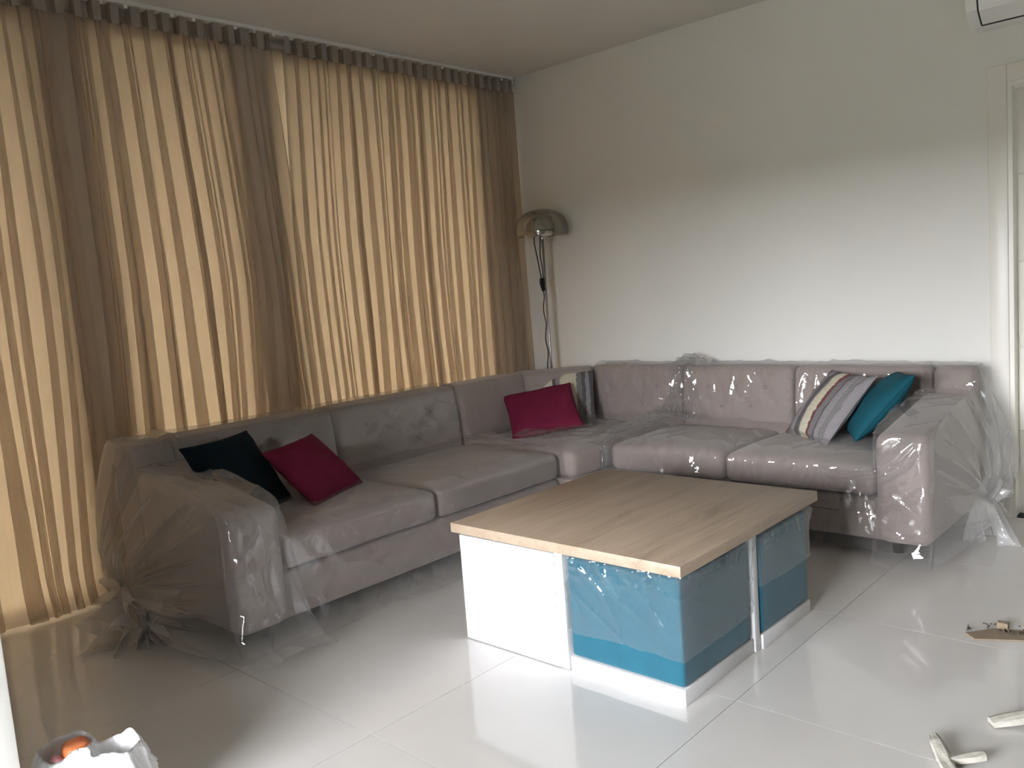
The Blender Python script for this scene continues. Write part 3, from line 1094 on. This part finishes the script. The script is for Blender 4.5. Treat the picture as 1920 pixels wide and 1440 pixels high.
def gather(name, outline, K, to_world, parent, out_dir, seed, folds=9, tuft_dir=(0, 0, 0), n_u=420, n_v=60, material=None):
    """bag end: fans from the outline (q, z) on the outer side into a tied knot K (world)"""
    P, T = resample(outline, n_u)
    P = smooth1(P, 4)
    O = np.stack(to_world(P[:, 0], P[:, 1], np.zeros(n_u)), -1)
    K, od = np.array(K, float), np.array(out_dir, float)
    u = np.linspace(0, 1, n_u)
    ang = u * 2 * PI * 0.92
    # ring at the knot, in the plane facing outward
    e1 = np.array([0, 0, 1.0])
    e2 = np.cross(od, e1)
    ring = K + 0.028 * (np.cos(ang)[:, None] * e1 + np.sin(ang)[:, None] * e2)
    V = []
    rng = np.random.default_rng(seed)
    for j in range(n_v):
        v = j / (n_v - 1)
        w = v ** 0.9
        row = O * (1 - w) + ring * w
        ph = u * folds + 0.8 * vnoise(u * 7, u * 0 + v * 0.7, seed)
        pl = ridge(ph, np.full_like(u, v * 0.5), seed + 2) ** 1.8 + 0.30 * ridge(ph * 2.7 + 3, np.full_like(u, v * 0.8), seed + 12) ** 4
        am = 0.085 * math.sin(PI * min(1, v * 1.02)) ** 0.8 * (0.4 + 0.6 * vnoise(u * 5, u * 0 + v * 1.5, seed + 5))
        row = row + od * (am * pl + 0.055 * math.sin(PI * v) * (1 - 0.3 * v))[:, None]
        row[:, 2] -= 0.03 * math.sin(PI * v) * vnoise(u * 4, u * 0, seed + 8)
        row[:, 2] = np.maximum(row[:, 2], 0.004 + 0.004 * rng.random(n_u))
        V.append(row)
    V = push(np.concatenate(V))
    return mesh(name, V, grid_faces(n_v, n_u), material or M['film_loose'], parent)


def knot(name, K, d, length, spread, parent, seed):
    """tied tail: crumpled flare of film from the knot"""
    K, d = np.array(K, float), np.array(d, float)
    d /= np.linalg.norm(d)
    a = np.array([0, 0, 1.0]) if abs(d[2]) < 0.9 else np.array([1.0, 0, 0])
    e1 = np.cross(d, a)
    e1 /= np.linalg.norm(e1)
    e2 = np.cross(d, e1)
    n, m = 110, 24
    V = []
    th = np.linspace(0, 2 * PI, n)
    for j in range(m):
        v = j / (m - 1)
        r = 0.030 * (1 - v) + spread * v ** 0.8
        fold = 1 + (0.25 + 0.45 * v) * np.sin(th * 7 + seed + 2.5 * v) * (0.5 + vnoise(th * 2, th * 0 + v, seed))
        L_ = length * v * (0.7 + 0.6 * vnoise(th * 1.6, th * 0, seed + 1))
        row = K + d * L_[:, None] + (e1 * np.cos(th)[:, None] + e2 * np.sin(th)[:, None]) * (r * fold)[:, None]
        row[:, 2] = np.maximum(row[:, 2], 0.004 + 0.006 * vnoise(th * 3, th * 0 + v * 4, seed + 3))
        V.append(row)
    V = push(np.concatenate(V))
    return mesh(name, V, grid_faces(m, n), M['film_knot'], parent)


# left cover
lw = lambda q, z, s: (LXR + q, s, z)


def corner_pull(d, rad):
    """how far a film wrapped round a corner of this radius falls back, d from the corner's edge"""
    t = np.clip(1 - np.asarray(d, float) / rad, 0, 1)
    return rad * (1 - np.sqrt(np.clip(1 - t * t, 0, 1)))


def lw_arm(q, z, s):
    dn = np.clip((0.54 - z) / 0.54, 0, 1)
    fr_ = np.clip((q - 0.95) / 0.05, 0, 1)
    k = np.clip((s - 1.45) / 0.24, -0.1, 1.1)
    q = q - fr_ * corner_pull(s - 1.447, 0.05) - fr_ * 0.5 * corner_pull(1.692 - s, 0.04)
    return LXR + q + fr_ * dn * (0.012 + 0.045 * ridge(s * 14 + z * 2, z * 3, 77) ** 2), s + fr_ * dn ** 0.8 * (0.085 * k ** 2 - 0.02), z

pl_ = thing('plastic_cover', 'clear plastic dust sheet over the left sofa section, knotted by the curtains', 'plastic sheet', (-3.3, 2.4, 0.0), 'clear plastic dust sheets on the sofa')
prof_l = [(-0.015, 0.25), (-0.015, 0.76), (0.03, 0.79), (0.17, 0.79), (0.215, 0.765), (0.25, 0.56), (0.33, 0.475), (0.60, 0.47), (0.93, 0.455), (1.0, 0.42), (1.005, 0.30), (1.0, 0.10), (1.03, 0.03), (1.07, 0.008)]
drape('sheet', prof_l, 1.70, 3.40, lw, pl_, 0.010, 3, ds=0.007, np_=300, skirt=0.03, dens=40)
prof_la = [(-0.015, 0.25), (-0.015, 0.76), (0.03, 0.79), (0.17, 0.79), (0.225, 0.76), (0.27, 0.68), (0.60, 0.655), (0.92, 0.60), (1.00, 0.575), (1.02, 0.52), (1.025, 0.30), (1.03, 0.12), (1.06, 0.04), (1.13, 0.008)]
drape('arm_sheet', prof_la, 1.445, 1.69, lw_arm, pl_, 0.016, 5, ds=0.005, np_=420, skirt=0.06, material=M['film_loose'], wave=0.010, dens=140, dirs=((0.1, 0.3), (-0.5, 0.4)))
out_l = [(1.05, 0.01), (1.00, 0.10), (0.985, 0.30), (0.98, 0.52), (0.97, 0.570), (0.91, 0.605), (0.60, 0.66), (0.27, 0.69), (0.225, 0.765), (0.17, 0.79), (0.03, 0.79), (-0.015, 0.76), (-0.05, 0.4), (-0.06, 0.12), (-0.02, 0.02)]
KL = (-3.60, 1.375, 0.17)
gather('gathered_end', out_l, KL, lambda q, z, s: (LXR + q, 1.450 + s, z), pl_, (0.12, -0.99, 0), 21)
knot('knot_tail', KL, (0.72, -0.25, -0.50), 0.24, 0.14, pl_, 4)
knot('knot_tail', KL, (0.45, -0.30, 0.25), 0.10, 0.08, pl_, 9)
knot('knot_tail', (-3.53, 1.36, 0.12), (0.9, -0.25, -0.1), 0.22, 0.09, pl_, 14)

# right cover
rw = lambda q, z, s: (s, RYR - q, z)


def rw_arm(q, z, s):
    fr_ = np.clip((q - 0.78) / 0.05, 0, 1)
    q = q - fr_ * corner_pull(-1.072 - s, 0.05) - fr_ * 0.5 * corner_pull(s + 1.312, 0.04)
    return s, RYR - q, z

pr_ = thing('plastic_cover', 'clear plastic dust sheet over the right sofa section, knotted beside the door', 'plastic sheet', (-1.9, 4.1, 0.0), 'clear plastic dust sheets on the sofa')
prof_r = [(-0.015, 0.25), (-0.015, 0.76), (0.03, 0.80), (0.09, 0.80), (0.13, 0.77), (0.16, 0.58), (0.24, 0.48), (0.50, 0.475), (0.76, 0.46), (0.835, 0.42), (0.84, 0.30), (0.84, 0.14), (0.84, 0.06)]
drape('sheet', prof_r, -2.76, -1.30, rw, pr_, 0.016, 33, ds=0.006, np_=340, skirt=0.03, wave=0.024, dens=75, dirs=((0.55, 0.35), (-0.35, 0.5), (0.1, 0.3)))
prof_ra = [(-0.015, 0.25), (-0.015, 0.76), (0.03, 0.80), (0.09, 0.80), (0.14, 0.76), (0.17, 0.68), (0.50, 0.655), (0.76, 0.605), (0.84, 0.575), (0.855, 0.52), (0.86, 0.30), (0.86, 0.12), (0.875, 0.05), (0.90, 0.008)]
drape('arm_sheet', prof_ra, -1.312, -1.07, rw_arm, pr_, 0.010, 35, ds=0.006, np_=340, skirt=0.06, dens=80)
out_r = [(0.86, 0.01), (0.83, 0.10), (0.815, 0.30), (0.81, 0.52), (0.80, 0.570), (0.75, 0.61), (0.50, 0.66), (0.17, 0.69), (0.14, 0.765), (0.09, 0.80), (0.03, 0.80), (-0.015, 0.76), (-0.06, 0.4), (-0.06, 0.12), (-0.02, 0.02)]
KR = (-1.0, 4.20, 0.20)
gather('gathered_end', out_r, KR, lambda q, z, s: (-1.072 + s, RYR - q, z), pr_, (0.99, -0.1, 0), 27)
knot('knot_tail', KR, (0.12, -0.20, -0.60), 0.19, 0.075, pr_, 6)
knot('knot_tail', KR, (0.20, 0.25, 0.35), 0.09, 0.04, pr_, 8)
# film pulled tight from the seat edge across to the armrest front: two shiny arcs
arc1, _ = resample([(-1.56, 0.440), (-1.533, 0.425), (-1.413, 0.407), (-1.298, 0.427), (-1.208, 0.486), (-1.137, 0.556)], 60)
arc2, _ = resample([(-1.52, 0.405), (-1.495, 0.394), (-1.391, 0.375), (-1.276, 0.398), (-1.176, 0.456), (-1.125, 0.534)], 60)
top_, _ = resample([(-1.60, 0.462), (-1.50, 0.470), (-1.38, 0.478), (-1.30, 0.50), (-1.22, 0.56), (-1.15, 0.585)], 60)
low_, _ = resample([(-1.52, 0.37), (-1.46, 0.350), (-1.39, 0.335), (-1.27, 0.355), (-1.165, 0.42), (-1.105, 0.51)], 60)
V = []
for i in range(60):
    t = i / 59
    rows = []
    a, b, tp_, lo_ = arc1[i], arc2[i], top_[i], low_[i]
    bow = 0.020 * math.sin(PI * t) + 0.006
    for (p_, y_) in ((tp_, 3.705), (tp_ * .5 + a * .5, 3.678 - bow * .4), (tp_ * .35 + a * .65, 3.657 - bow), (a, 3.650 - bow), (a * .7 + b * .3, 3.653 - bow), (a * .5 + b * .5, 3.656 - bow * .9),
                     (a * .25 + b * .75, 3.653 - bow), (b, 3.648 - bow), (b * .7 + lo_ * .3, 3.653 - bow), (lo_, 3.668 - bow * .3)):
        rows.append((p_[0], y_ + 0.0015 * math.sin(i * 0.21 + p_[1] * 12), p_[1]))
    V += rows
mesh('stretched_fold', push(np.array(V), 0.004), grid_faces(60, 10), M['film'], pr_)
# loose loop of film beside the knot
lp = [(-0.97 + 0.02 * math.sin(a), 4.46 + 0.075 * math.sin(a), 0.34 - 0.13 * math.cos(a)) for a in np.linspace(0, 2 * PI, 30)]
V, F = [], []
for i, p in enumerate(lp):
    V += [p, (p[0] + 0.02, p[1] + 0.008, p[2] + 0.004)]
mesh('film_loop', V, grid_faces(30, 2), M['film_knot'], pr_)

# corner cover: sheet over the corner, bunched against the right section
pc = thing('plastic_cover', 'clear plastic dust sheet bunched over the corner sofa section', 'plastic sheet', (-3.1, 4.0, 0.0), 'clear plastic dust sheets on the sofa')
prof_c = [(-0.015, 0.45), (-0.015, 0.76), (0.03, 0.80), (0.09, 0.80), (0.13, 0.77), (0.16, 0.58), (0.24, 0.48), (0.50, 0.465), (0.76, 0.46), (1.03, 0.455)]
drape('sheet', prof_c, -3.34, -2.70, rw, pc, 0.016, 51, ds=0.006, np_=290, wave=0.024, dens=95, dirs=((0.45, 0.3), (-0.6, 0.4)))
# the bunched overlap running from the back top down over the seat
nb, mb = 200, 70
V = []
pp, _ = resample([(0.02, 0.805), (0.09, 0.815), (0.135, 0.78), (0.17, 0.60), (0.25, 0.50), (0.50, 0.485), (0.74, 0.475), (0.845, 0.43), (0.85, 0.31), (0.85, 0.20)], nb)
pp = smooth1(pp, 4)
for i, (q, z) in enumerate(pp):
    t = i / (nb - 1)
    cx = -2.70 + 0.07 * math.sin(t * 5) - 0.06 * t + 0.012 * float(vnoise(t * 25, 3.0, 64))
    hw = 0.07 + 0.10 * math.exp(-((t - 0.42) / 0.16) ** 2)
    for j in range(mb):
        a = j / (mb - 1) * 2 - 1
        lift = (ridge(a * 3.2 + 0.8 * math.sin(t * 9), t * 5, 61) ** 2 * 0.7 + 0.5 * ridge(a * 8 + t * 6, t * 16 + a * 3, 66) ** 3) * 0.055 * (1 - a ** 4) * (0.5 + 0.9 * math.exp(-((t - 0.40) / 0.2) ** 2)) + 0.008
        ny, nz = (0.25, 0.97) if (t < 0.1 or 0.38 < t < 0.75) else (0.95, 0.3)
        V.append((cx + a * hw * (1 + 0.25 * (vnoise(t * 8, j * 0.0 + (0 if a < 0 else 9), 62) - .5)), RYR - q - ny * lift, z + nz * lift))
mesh('bunched_fold', push(np.array(V)), grid_faces(nb, mb), M['film'], pc)
# peak of film standing up behind the back at the join
V = []
for i in range(14):
    for j in range(22):
        a, t = j / 21 * 2 - 1, i / 13
        hgt = 0.05 * (1 - a * a) * (0.6 + 0.8 * vnoise(a * 4, 2, 70))
        V.append((-2.66 + a * 0.13, 4.46 - 0.10 * (t - .5) * 2 * (0.5 + .5 * abs(a)), 0.795 + hgt * math.sin(PI * t) + 0.004 * random.random()))
mesh('film_peak', push(np.array(V)), grid_faces(14, 22), M['film_loose'], pc)
# small glinting fold where the left section meets the corner
V = []
for i in range(12):
    for j in range(16):
        a, t = j / 15 * 2 - 1, i / 11
        V.append((-3.52 + t * 0.22, 3.42 + a * 0.10, 0.475 + 0.045 * (1 - abs(a)) ** 1.2 * math.sin(PI * t) + 0.006 * vnoise(a * 5, t * 5, 8)))
mesh('film_fold', push(np.array(V)), grid_faces(12, 16), M['film'], pc)

# ------------------------------------------------------------------ floor lamp in the corner
LX, LY = -3.765, 4.455
la = thing('floor_lamp', 'slim steel floor lamp with a smoky dome shade in the room corner', 'lamp', (LX, LY, 0))
V, F = lathe_vf([(0.0, 0), (0.125, 0), (0.13, 0.006), (0.125, 0.018), (0.02, 0.026), (0.012, 0.03), (0.0, 0.03)], (LX, LY, 0), 32)
mesh('base', V, F, M['steel'], la, auto=40)
V, F = tube_vf([(LX, LY, 0.028), (LX, LY, 1.70)], 0.0085, 10)
mesh('pole', V, F, M['steel'], la)
dz = 1.675
prof = [(0.183, 0.0), (0.186, 0.03), (0.180, 0.075), (0.160, 0.118), (0.125, 0.15), (0.08, 0.170), (0.03, 0.178), (0.0, 0.179)]
pin = [(max(r - 0.004, 0), z - 0.004 if z > 0.01 else z) for r, z in prof][::-1]
V, F = lathe_vf(prof + pin, (LX, LY, dz), 40)
shade = mesh('lamp_shade', V, F, M['smoke'], la)
shade['label'] = 'smoky see-through dome shade'
# chrome reflector bowl under the dome
prof = [(0.0, -0.034), (0.04, -0.032), (0.082, -0.020), (0.097, 0.000), (0.096, 0.012), (0.084, 0.062), (0.058, 0.094), (0.0, 0.108)]
V, F = lathe_vf(prof, (LX - 0.01, LY - 0.015, dz + 0.02), 32)
b = mesh('reflector', V, F, M['chrome'], la)
b['label'] = 'chrome bulb reflector'
V, F = lathe_vf([(0.0, -0.02), (0.018, -0.02), (0.018, 0.02), (0.0, 0.02)], (LX, LY, dz - 0.005), 14)
mesh('socket', V, F, M['chrome'], la, auto=40)
V, F = tube_vf([(LX - 0.032, LY - 0.05, dz + 0.01), (LX - 0.032, LY - 0.05, dz - 0.06), (LX - 0.027, LY - 0.04, dz - 0.13), (LX - 0.020, LY - 0.03, dz - 0.22), (LX - 0.016, LY - 0.02, dz - 0.30)], 0.004, 8)
mesh('power_cord', V, F, M['black'], la)
V, F = tube_vf([(LX + 0.020, LY - 0.05, dz + 0.01), (LX + 0.022, LY - 0.05, dz - 0.03), (LX + 0.006, LY - 0.04, dz - 0.09), (LX - 0.006, LY - 0.03, dz - 0.14), (LX - 0.002, LY - 0.02, dz - 0.22), (LX - 0.004, LY - 0.016, dz - 0.30)], 0.004, 8)
mesh('power_cord', V, F, M['black'], la)
cord = [(LX - 0.014 + 0.012 * math.sin(k * 1.9), LY - 0.016, dz - 0.36 - k * 0.06) for k in range(20)]
pts, _ = resample(cord, 80)
V, F = tube_vf(smooth1(pts, 4).tolist(), 0.004, 8)
mesh('power_cord', V, F, M['black'], la)
cz = dz - 0.325
V, F = join_vf([tube_vf([(LX - 0.016, LY - 0.014, cz + 0.035), (LX - 0.016, LY - 0.014, cz), (LX - 0.014, LY - 0.014, cz - 0.055)], [0.017, 0.021, 0.008], 10),
                tube_vf([(LX - 0.004, LY - 0.03, cz + 0.02), (LX + 0.024, LY - 0.045, cz - 0.03), (LX + 0.032, LY - 0.047, cz - 0.05)], [0.009, 0.007, 0.004], 8)])
cl = mesh('height_clamp', V, F, M['black'], la)
cl['label'] = 'black clamp with a small lever'

# ------------------------------------------------------------------ coffee table
TX, TX2, TYa, TYb, TZ = -2.298, -1.303, 2.065, 3.060, 0.467
ct = thing('coffee_table', 'low square coffee table with an oak-look top and white panels', 'table', ((TX + TX2) / 2, (TYa + TYb) / 2, 0))
top = box('table_top', (TX, TYa, TZ - 0.036), (TX2, TYb, TZ), M['wood'], ct, bev=0.0015)
top['label'] = 'pale oak-look table top'
zt = TZ - 0.036
MX, MY = -1.812, 2.585
box('divider_panel', (MX - 0.018, TYa + 0.040, 0.002), (MX + 0.018, MY - 0.0185, zt), M['white'], ct, bev=0.002)
box('divider_panel', (MX - 0.018, MY + 0.0185, 0.002), (MX + 0.018, TYb - 0.05, zt), M['white'], ct, bev=0.002)
box('divider_panel', (TX + 0.03, MY - 0.018, 0.002), (TX2 - 0.028, MY + 0.018, zt), M['white'], ct, bev=0.002)
box('front_panel', (TX + 0.004, TYa + 0.036, 0.004), (MX - 0.0185, TYa + 0.058, 0.412), M['white'], ct, bev=0.002)
box('side_panel', (TX + 0.004, TYa + 0.0585, 0.004), (TX + 0.026, MY - 0.0185, 0.412), M['white'], ct, bev=0.002)


def pouf(x0, x1, y0, y1, label, seed, zlow):
    h = 0.405
    root = thing('pouf', label, 'pouf', ((x0 + x1) / 2, (y0 + y1) / 2, 0), 'teal cube poufs under the coffee table')
    pb = box('plinth', (x0, y0, 0.0), (x1, y1, 0.052), M['white'], root, bev=0.002)
    pb['label'] = 'white wooden plinth'

    def df(P):
        u = np.clip((P[:, 0] - x0) / (x1 - x0) * 2 - 1, -1, 1)
        v = np.clip((P[:, 1] - y0) / (y1 - y0) * 2 - 1, -1, 1)
        P[:, 2] += np.where(P[:, 2] > h - 0.05, 0.004 * (1 - u * u) * (1 - v * v), 0)
        return P
    soft('upholstered_cube', (x0 + 0.003, y0 + 0.003, 0.053), (x1 - 0.003, y1 - 0.003, h), 0.014, M['teal'], root, 0.06, df)
    # stretch wrap: band round the four sides with crumpled top edge, folded over the top
    nu, nv = 420, 80
    cx, cy, hx_, hy_ = (x0 + x1) / 2, (y0 + y1) / 2, (x1 - x0) / 2 + 0.003, (y1 - y0) / 2 + 0.003
    V = []
    for j in range(nv):
        t = j / (nv - 1)
        for i in range(nu):
            s = i / (nu - 1)
            # perimeter point on rounded square, starting mid front
            k = (s * 4 + 0.5) % 4
            side, f = int(k), (k % 1) * 2 - 1
            px, py, nx, ny = [(f, -1, 0, -1), (1, f, 1, 0), (-f, 1, 0, 1), (-1, -f, -1, 0)][side]
            zb = zlow + 0.006 * math.sin(s * 9 + seed) + 0.008 * float(vnoise(s * 30, 0, seed))
            if t < 0.8:
                z = zb + (h + 0.006 - zb) * t / 0.8
                inn = 0.0
            else:
                z = h + 0.008
                inn = (t - 0.8) / 0.2 * 0.05
            hi = max(0.0, (z - 0.33) / 0.075)
            d = 0.0015 + 0.005 * float(ridge(s * 30 + z * 9, z * 16 + s * 20, seed) ** 6) * float(vnoise(s * 17, z * 9, seed + 6)) * 1.6 + 0.020 * min(1, hi) * float(ridge(s * 44, z * 30, seed + 2) ** 2)
            if t > 0.8:
                z += 0.012 * float(vnoise(s * 60, t * 12, seed + 4))
            V.append((cx + px * (hx_ - inn) + nx * d, cy + py * (hy_ - inn) + ny * d, z))
    wmesh = mesh('plastic_wrap', V, grid_faces(nv, nu), M['wrap'], root)
    wmesh['label'] = 'clear stretch wrap round the cube'
    return root


pouf(MX + 0.024, TX2 - 0.034, TYa + 0.045, MY - 0.024, 'teal wrapped cube pouf at the front right of the coffee table', 3, 0.145)
pouf(MX + 0.024, TX2 - 0.020, MY + 0.024, TYb - 0.055, 'teal wrapped cube pouf at the back right of the coffee table', 8, 0.225)

# ------------------------------------------------------------------ rubbish on the floor


def chunk(name, pts_top, h, c, material, label, cat, group=None, seed=0, tilt=0.0):
    """irregular flat slab: outline (x, y) with thickness and a rough top"""
    n = len(pts_top)
    rng = np.random.default_rng(seed)
    V = [(x, y, 0.001) for x, y in pts_top]
    V += [(x * 0.98 + rng.uniform(-.002, .002), y * 0.98, h * rng.uniform(0.7, 1.0) + tilt * x) for x, y in pts_top]
    V.append((sum(p[0] for p in pts_top) / n, sum(p[1] for p in pts_top) / n, h * 1.1))
    V = np.array(V) + np.array([c[0], c[1], 0])
    F = [tuple(range(n - 1, -1, -1))] + [(i, (i + 1) % n, n + (i + 1) % n, n + i) for i in range(n)] + [(n + i, n + (i + 1) % n, 2 * n) for i in range(n)]
    o = mesh(name, V, F, material, None, smooth=False)
    return tag(o, label, cat, group)


GD = 'scraps lying on the floor at the right'
chunk('cardboard_scrap', [(-0.09, -0.012), (-0.05, -0.052), (0.10, 0.03), (0.17, 0.09), (0.11, 0.13), (-0.02, 0.075)], 0.006, (-0.715, 3.105), M['card'],
      'torn brown cardboard scrap lying flat on the floor below the door', 'scrap', GD, 1)
sb = box('scrap_block', (-0.725, 3.178, 0.007), (-0.690, 3.205, 0.030), M['card'], None, bev=0.002)
tag(sb, 'small tan block on top of the cardboard scrap', 'scrap', GD)
cr = []
for k in range(26):
    a, rr = random.random() * 6.28, 0.004 + 0.006 * random.random()
    x, y = -0.72 + random.uniform(-0.09, 0.17), 3.17 + random.uniform(-0.035, 0.05)
    y += (x + 0.72) * 0.35
    pts = [(x + rr * math.cos(a + b) * random.uniform(.5, 1.4), y + rr * math.sin(a + b), 0.007) for b in (0, 2, 4)]
    cr.append((pts + [(x, y, 0.007 + rr * 1.2)], [(0, 2, 1), (0, 1, 3), (1, 2, 3), (2, 0, 3)]))
V, F = join_vf(cr)
o = mesh('debris_crumbs', V, F, M['crumb'], None, smooth=False)
tag(o, 'dark crumbs of debris scattered around the cardboard scrap', 'debris')
o['kind'] = 'stuff'


def bent(name, path, width, thick, label, seed, mt):
    """folded strip of broken plasterboard: path of (x, y, z) with a rough profile"""
    rng = np.random.default_rng(seed)
    path = np.array(path, float)
    n = len(path)
    V = []
    for i in range(n):
        t = path[min(i + 1, n - 1)] - path[max(i - 1, 0)]
        t /= np.linalg.norm(t)
        s = np.cross(t, [0, 0, 1.0])
        s /= np.linalg.norm(s)
        nn = np.cross(s, t)
        wv = width[i] / 2 if hasattr(width, '__len__') else width / 2
        for a, b in ((-1, 0), (-0.4, 0.15), (0.4, 0.1), (1, 0), (1, 1), (0.4, 1.15), (-0.4, 1.25), (-1, 1)):
            V.append(path[i] + s * a * wv * rng.uniform(.9, 1.1) + nn * b * thick * rng.uniform(.85, 1.15))
    F = []
    for i in range(n - 1):
        for k in range(8):
            F.append((i * 8 + k, i * 8 + (k + 1) % 8, (i + 1) * 8 + (k + 1) % 8, (i + 1) * 8 + k))
    F += [tuple(range(7, -1, -1)), tuple((n - 1) * 8 + k for k in range(8))]
    V = np.array(V)
    V[:, 2] += 0.002 - V[:, 2].min()
    o = mesh(name, V, F, mt, None, smooth=False)
    return tag(o, label, 'scrap', GD)


bent('plaster_scrap', [(-0.685, 2.315, 0.012), (-0.668, 2.285, 0.014), (-0.648, 2.255, 0.010), (-0.625, 2.215, 0.004), (-0.605, 2.18, 0.002)], [0.02, 0.034, 0.036, 0.034, 0.03], 0.014,
     'long pale broken plaster scrap at the bottom right of the floor', 3, M['plaster'])
bent('plaster_scrap', [(-0.645, 2.215, 0.002), (-0.61, 2.245, 0.006), (-0.575, 2.272, 0.010), (-0.553, 2.29, 0.012)], [0.025, 0.028, 0.030, 0.022], 0.014,
     'short pale plaster scrap with a folded end, right of the long one', 5, M['plaster'])
bent('plaster_scrap', [(-0.585, 2.492, 0.002), (-0.545, 2.525, 0.010), (-0.51, 2.555, 0.015), (-0.47, 2.59, 0.012)], [0.035, 0.045, 0.045, 0.04], 0.016,
     'pale plaster scrap lying at the right edge of the floor', 7, M['plaster'])

# ------------------------------------------------------------------ two carrier bags at the lower left


def sack(name, c, r, h, label, seed, ears, mouth):
    """crumpled carrier bag standing open: outer skin up to a ragged rim, then the inside"""
    root = thing(name, label, 'bag', (c[0], c[1], 0), 'white plastic carrier bags on the floor')
    n = 120
    th = np.linspace(0, 2 * PI, n, endpoint=False)
    cth, sth = np.cos(th), np.sin(th)
    rim_z = h * (0.92 + 0.12 * vnoise(cth * 1.6 + 5, sth * 1.6 + 2, seed))
    for e, hh, ww in ears:
        dth = np.angle(np.exp(1j * (th - e)))
        rim_z = rim_z + hh * np.exp(-(dth / ww) ** 2)
    rim_r = r * (0.80 + mouth[0] * np.cos(2 * (th - mouth[1])) + 0.12 * (vnoise(cth * 2.5, sth * 2.5 + 9, seed + 1) - .5))
    V = []
    mo, mi = 22, 12
    for j in range(mo):
        t = j / (mo - 1)
        body = r * (0.55 + 0.62 * math.sin(min(1, 0.12 + t * 1.25) * PI * 0.62)) if t < 0.7 else r * 1.12
        k = max(0, (t - 0.55) / 0.45) ** 1.4
        rad = body * (1 - k) + rim_r * k
        cr1 = ridge(cth * 2.3 + t * 1.1 + 4, sth * 2.3 + t * 2.2, seed + 2) ** 2
        cr2 = ridge(cth * 5.0 - t * 2.0, sth * 5.0 + t * 4.5, seed + 3) ** 2
        fade = math.sin(PI * min(1, 0.15 + t * 0.8)) ** 0.5
        rad = rad * (1 + fade * (0.22 * (cr1 - .4) + 0.10 * (cr2 - .4)))
        z = rim_z * t ** 0.85
        V.append(np.stack([c[0] + rad * cth, c[1] + rad * sth, np.maximum(z, 0.002)], 1))
    for j in range(1, mi):
        t = j / (mi - 1)
        rad = rim_r * (1 - 0.05 * t) * (1 - t ** 5) * 0.97
        cr = ridge(cth * 4 + 2, sth * 4 + t * 5, seed + 6) ** 2
        rad = rad * (1 - 0.16 * t * cr)
        z = rim_z * (1 - t) + h * 0.45 * t
        V.append(np.stack([c[0] + rad * cth, c[1] + rad * sth, z], 1))
    m = len(V)
    V = np.concatenate(V)
    F = [(j * n + i, j * n + (i + 1) % n, (j + 1) * n + (i + 1) % n, (j + 1) * n + i) for j in range(m - 1) for i in range(n)]
    F.append(tuple(range(n - 1, -1, -1)))
    o = mesh('bag_body', V, F, M['bag'], root)
    return root


B1, B2 = (-2.340, 0.684), (-2.240, 0.768)
sack('carrier_bag', (*B1, 0), 0.080, 0.215, 'white carrier bag with an orange packet inside, beside the partition', 5, [(2.4, 0.006, 0.7), (0.9, 0.012, 0.8)], (0.05, 0.6))
sack('carrier_bag', (*B2, 0), 0.074, 0.215, 'white carrier bag with crumpled grey paper inside, right of its twin', 9, [(1.9, 0.022, 0.5), (5.9, 0.010, 0.6)], (0.10, 0.3))
pk = thing('packet', 'orange and pink packet sticking out of the left carrier bag', 'packet', (B1[0], B1[1], 0.115))
soft('wrapper', (B1[0] - 0.025, B1[1] - 0.02, 0.125), (B1[0] + 0.048, B1[1] + 0.05, 0.222), 0.025, M['orange'], pk, 0.02,
     lambda P: P + np.stack([0.006 * vnoise(P[:, 1] * 60, P[:, 2] * 60, 2), 0.006 * vnoise(P[:, 0] * 60, P[:, 2] * 60, 4), 0.008 * vnoise(P[:, 0] * 50, P[:, 1] * 50, 3)], 1))
soft('wrapper_end', (B1[0] - 0.005, B1[1] - 0.045, 0.125), (B1[0] + 0.045, B1[1] - 0.018, 0.206), 0.012, M['pink'], pk, 0.02)['label'] = 'pink end of the wrapper'
pa = soft('crumpled_paper', (B2[0] - 0.03, B2[1] - 0.03, 0.115), (B2[0] + 0.035, B2[1] + 0.03, 0.165), 0.02, M['plaster'], None, 0.012,
          lambda P: P + (np.stack([vnoise(P[:, 1] * 70, P[:, 2] * 70, 12), vnoise(P[:, 0] * 70, P[:, 2] * 70, 14), vnoise(P[:, 0] * 60, P[:, 1] * 60, 13)], 1) - .5) * 0.02)
tag(pa, 'crumpled grey paper inside the right carrier bag', 'paper')
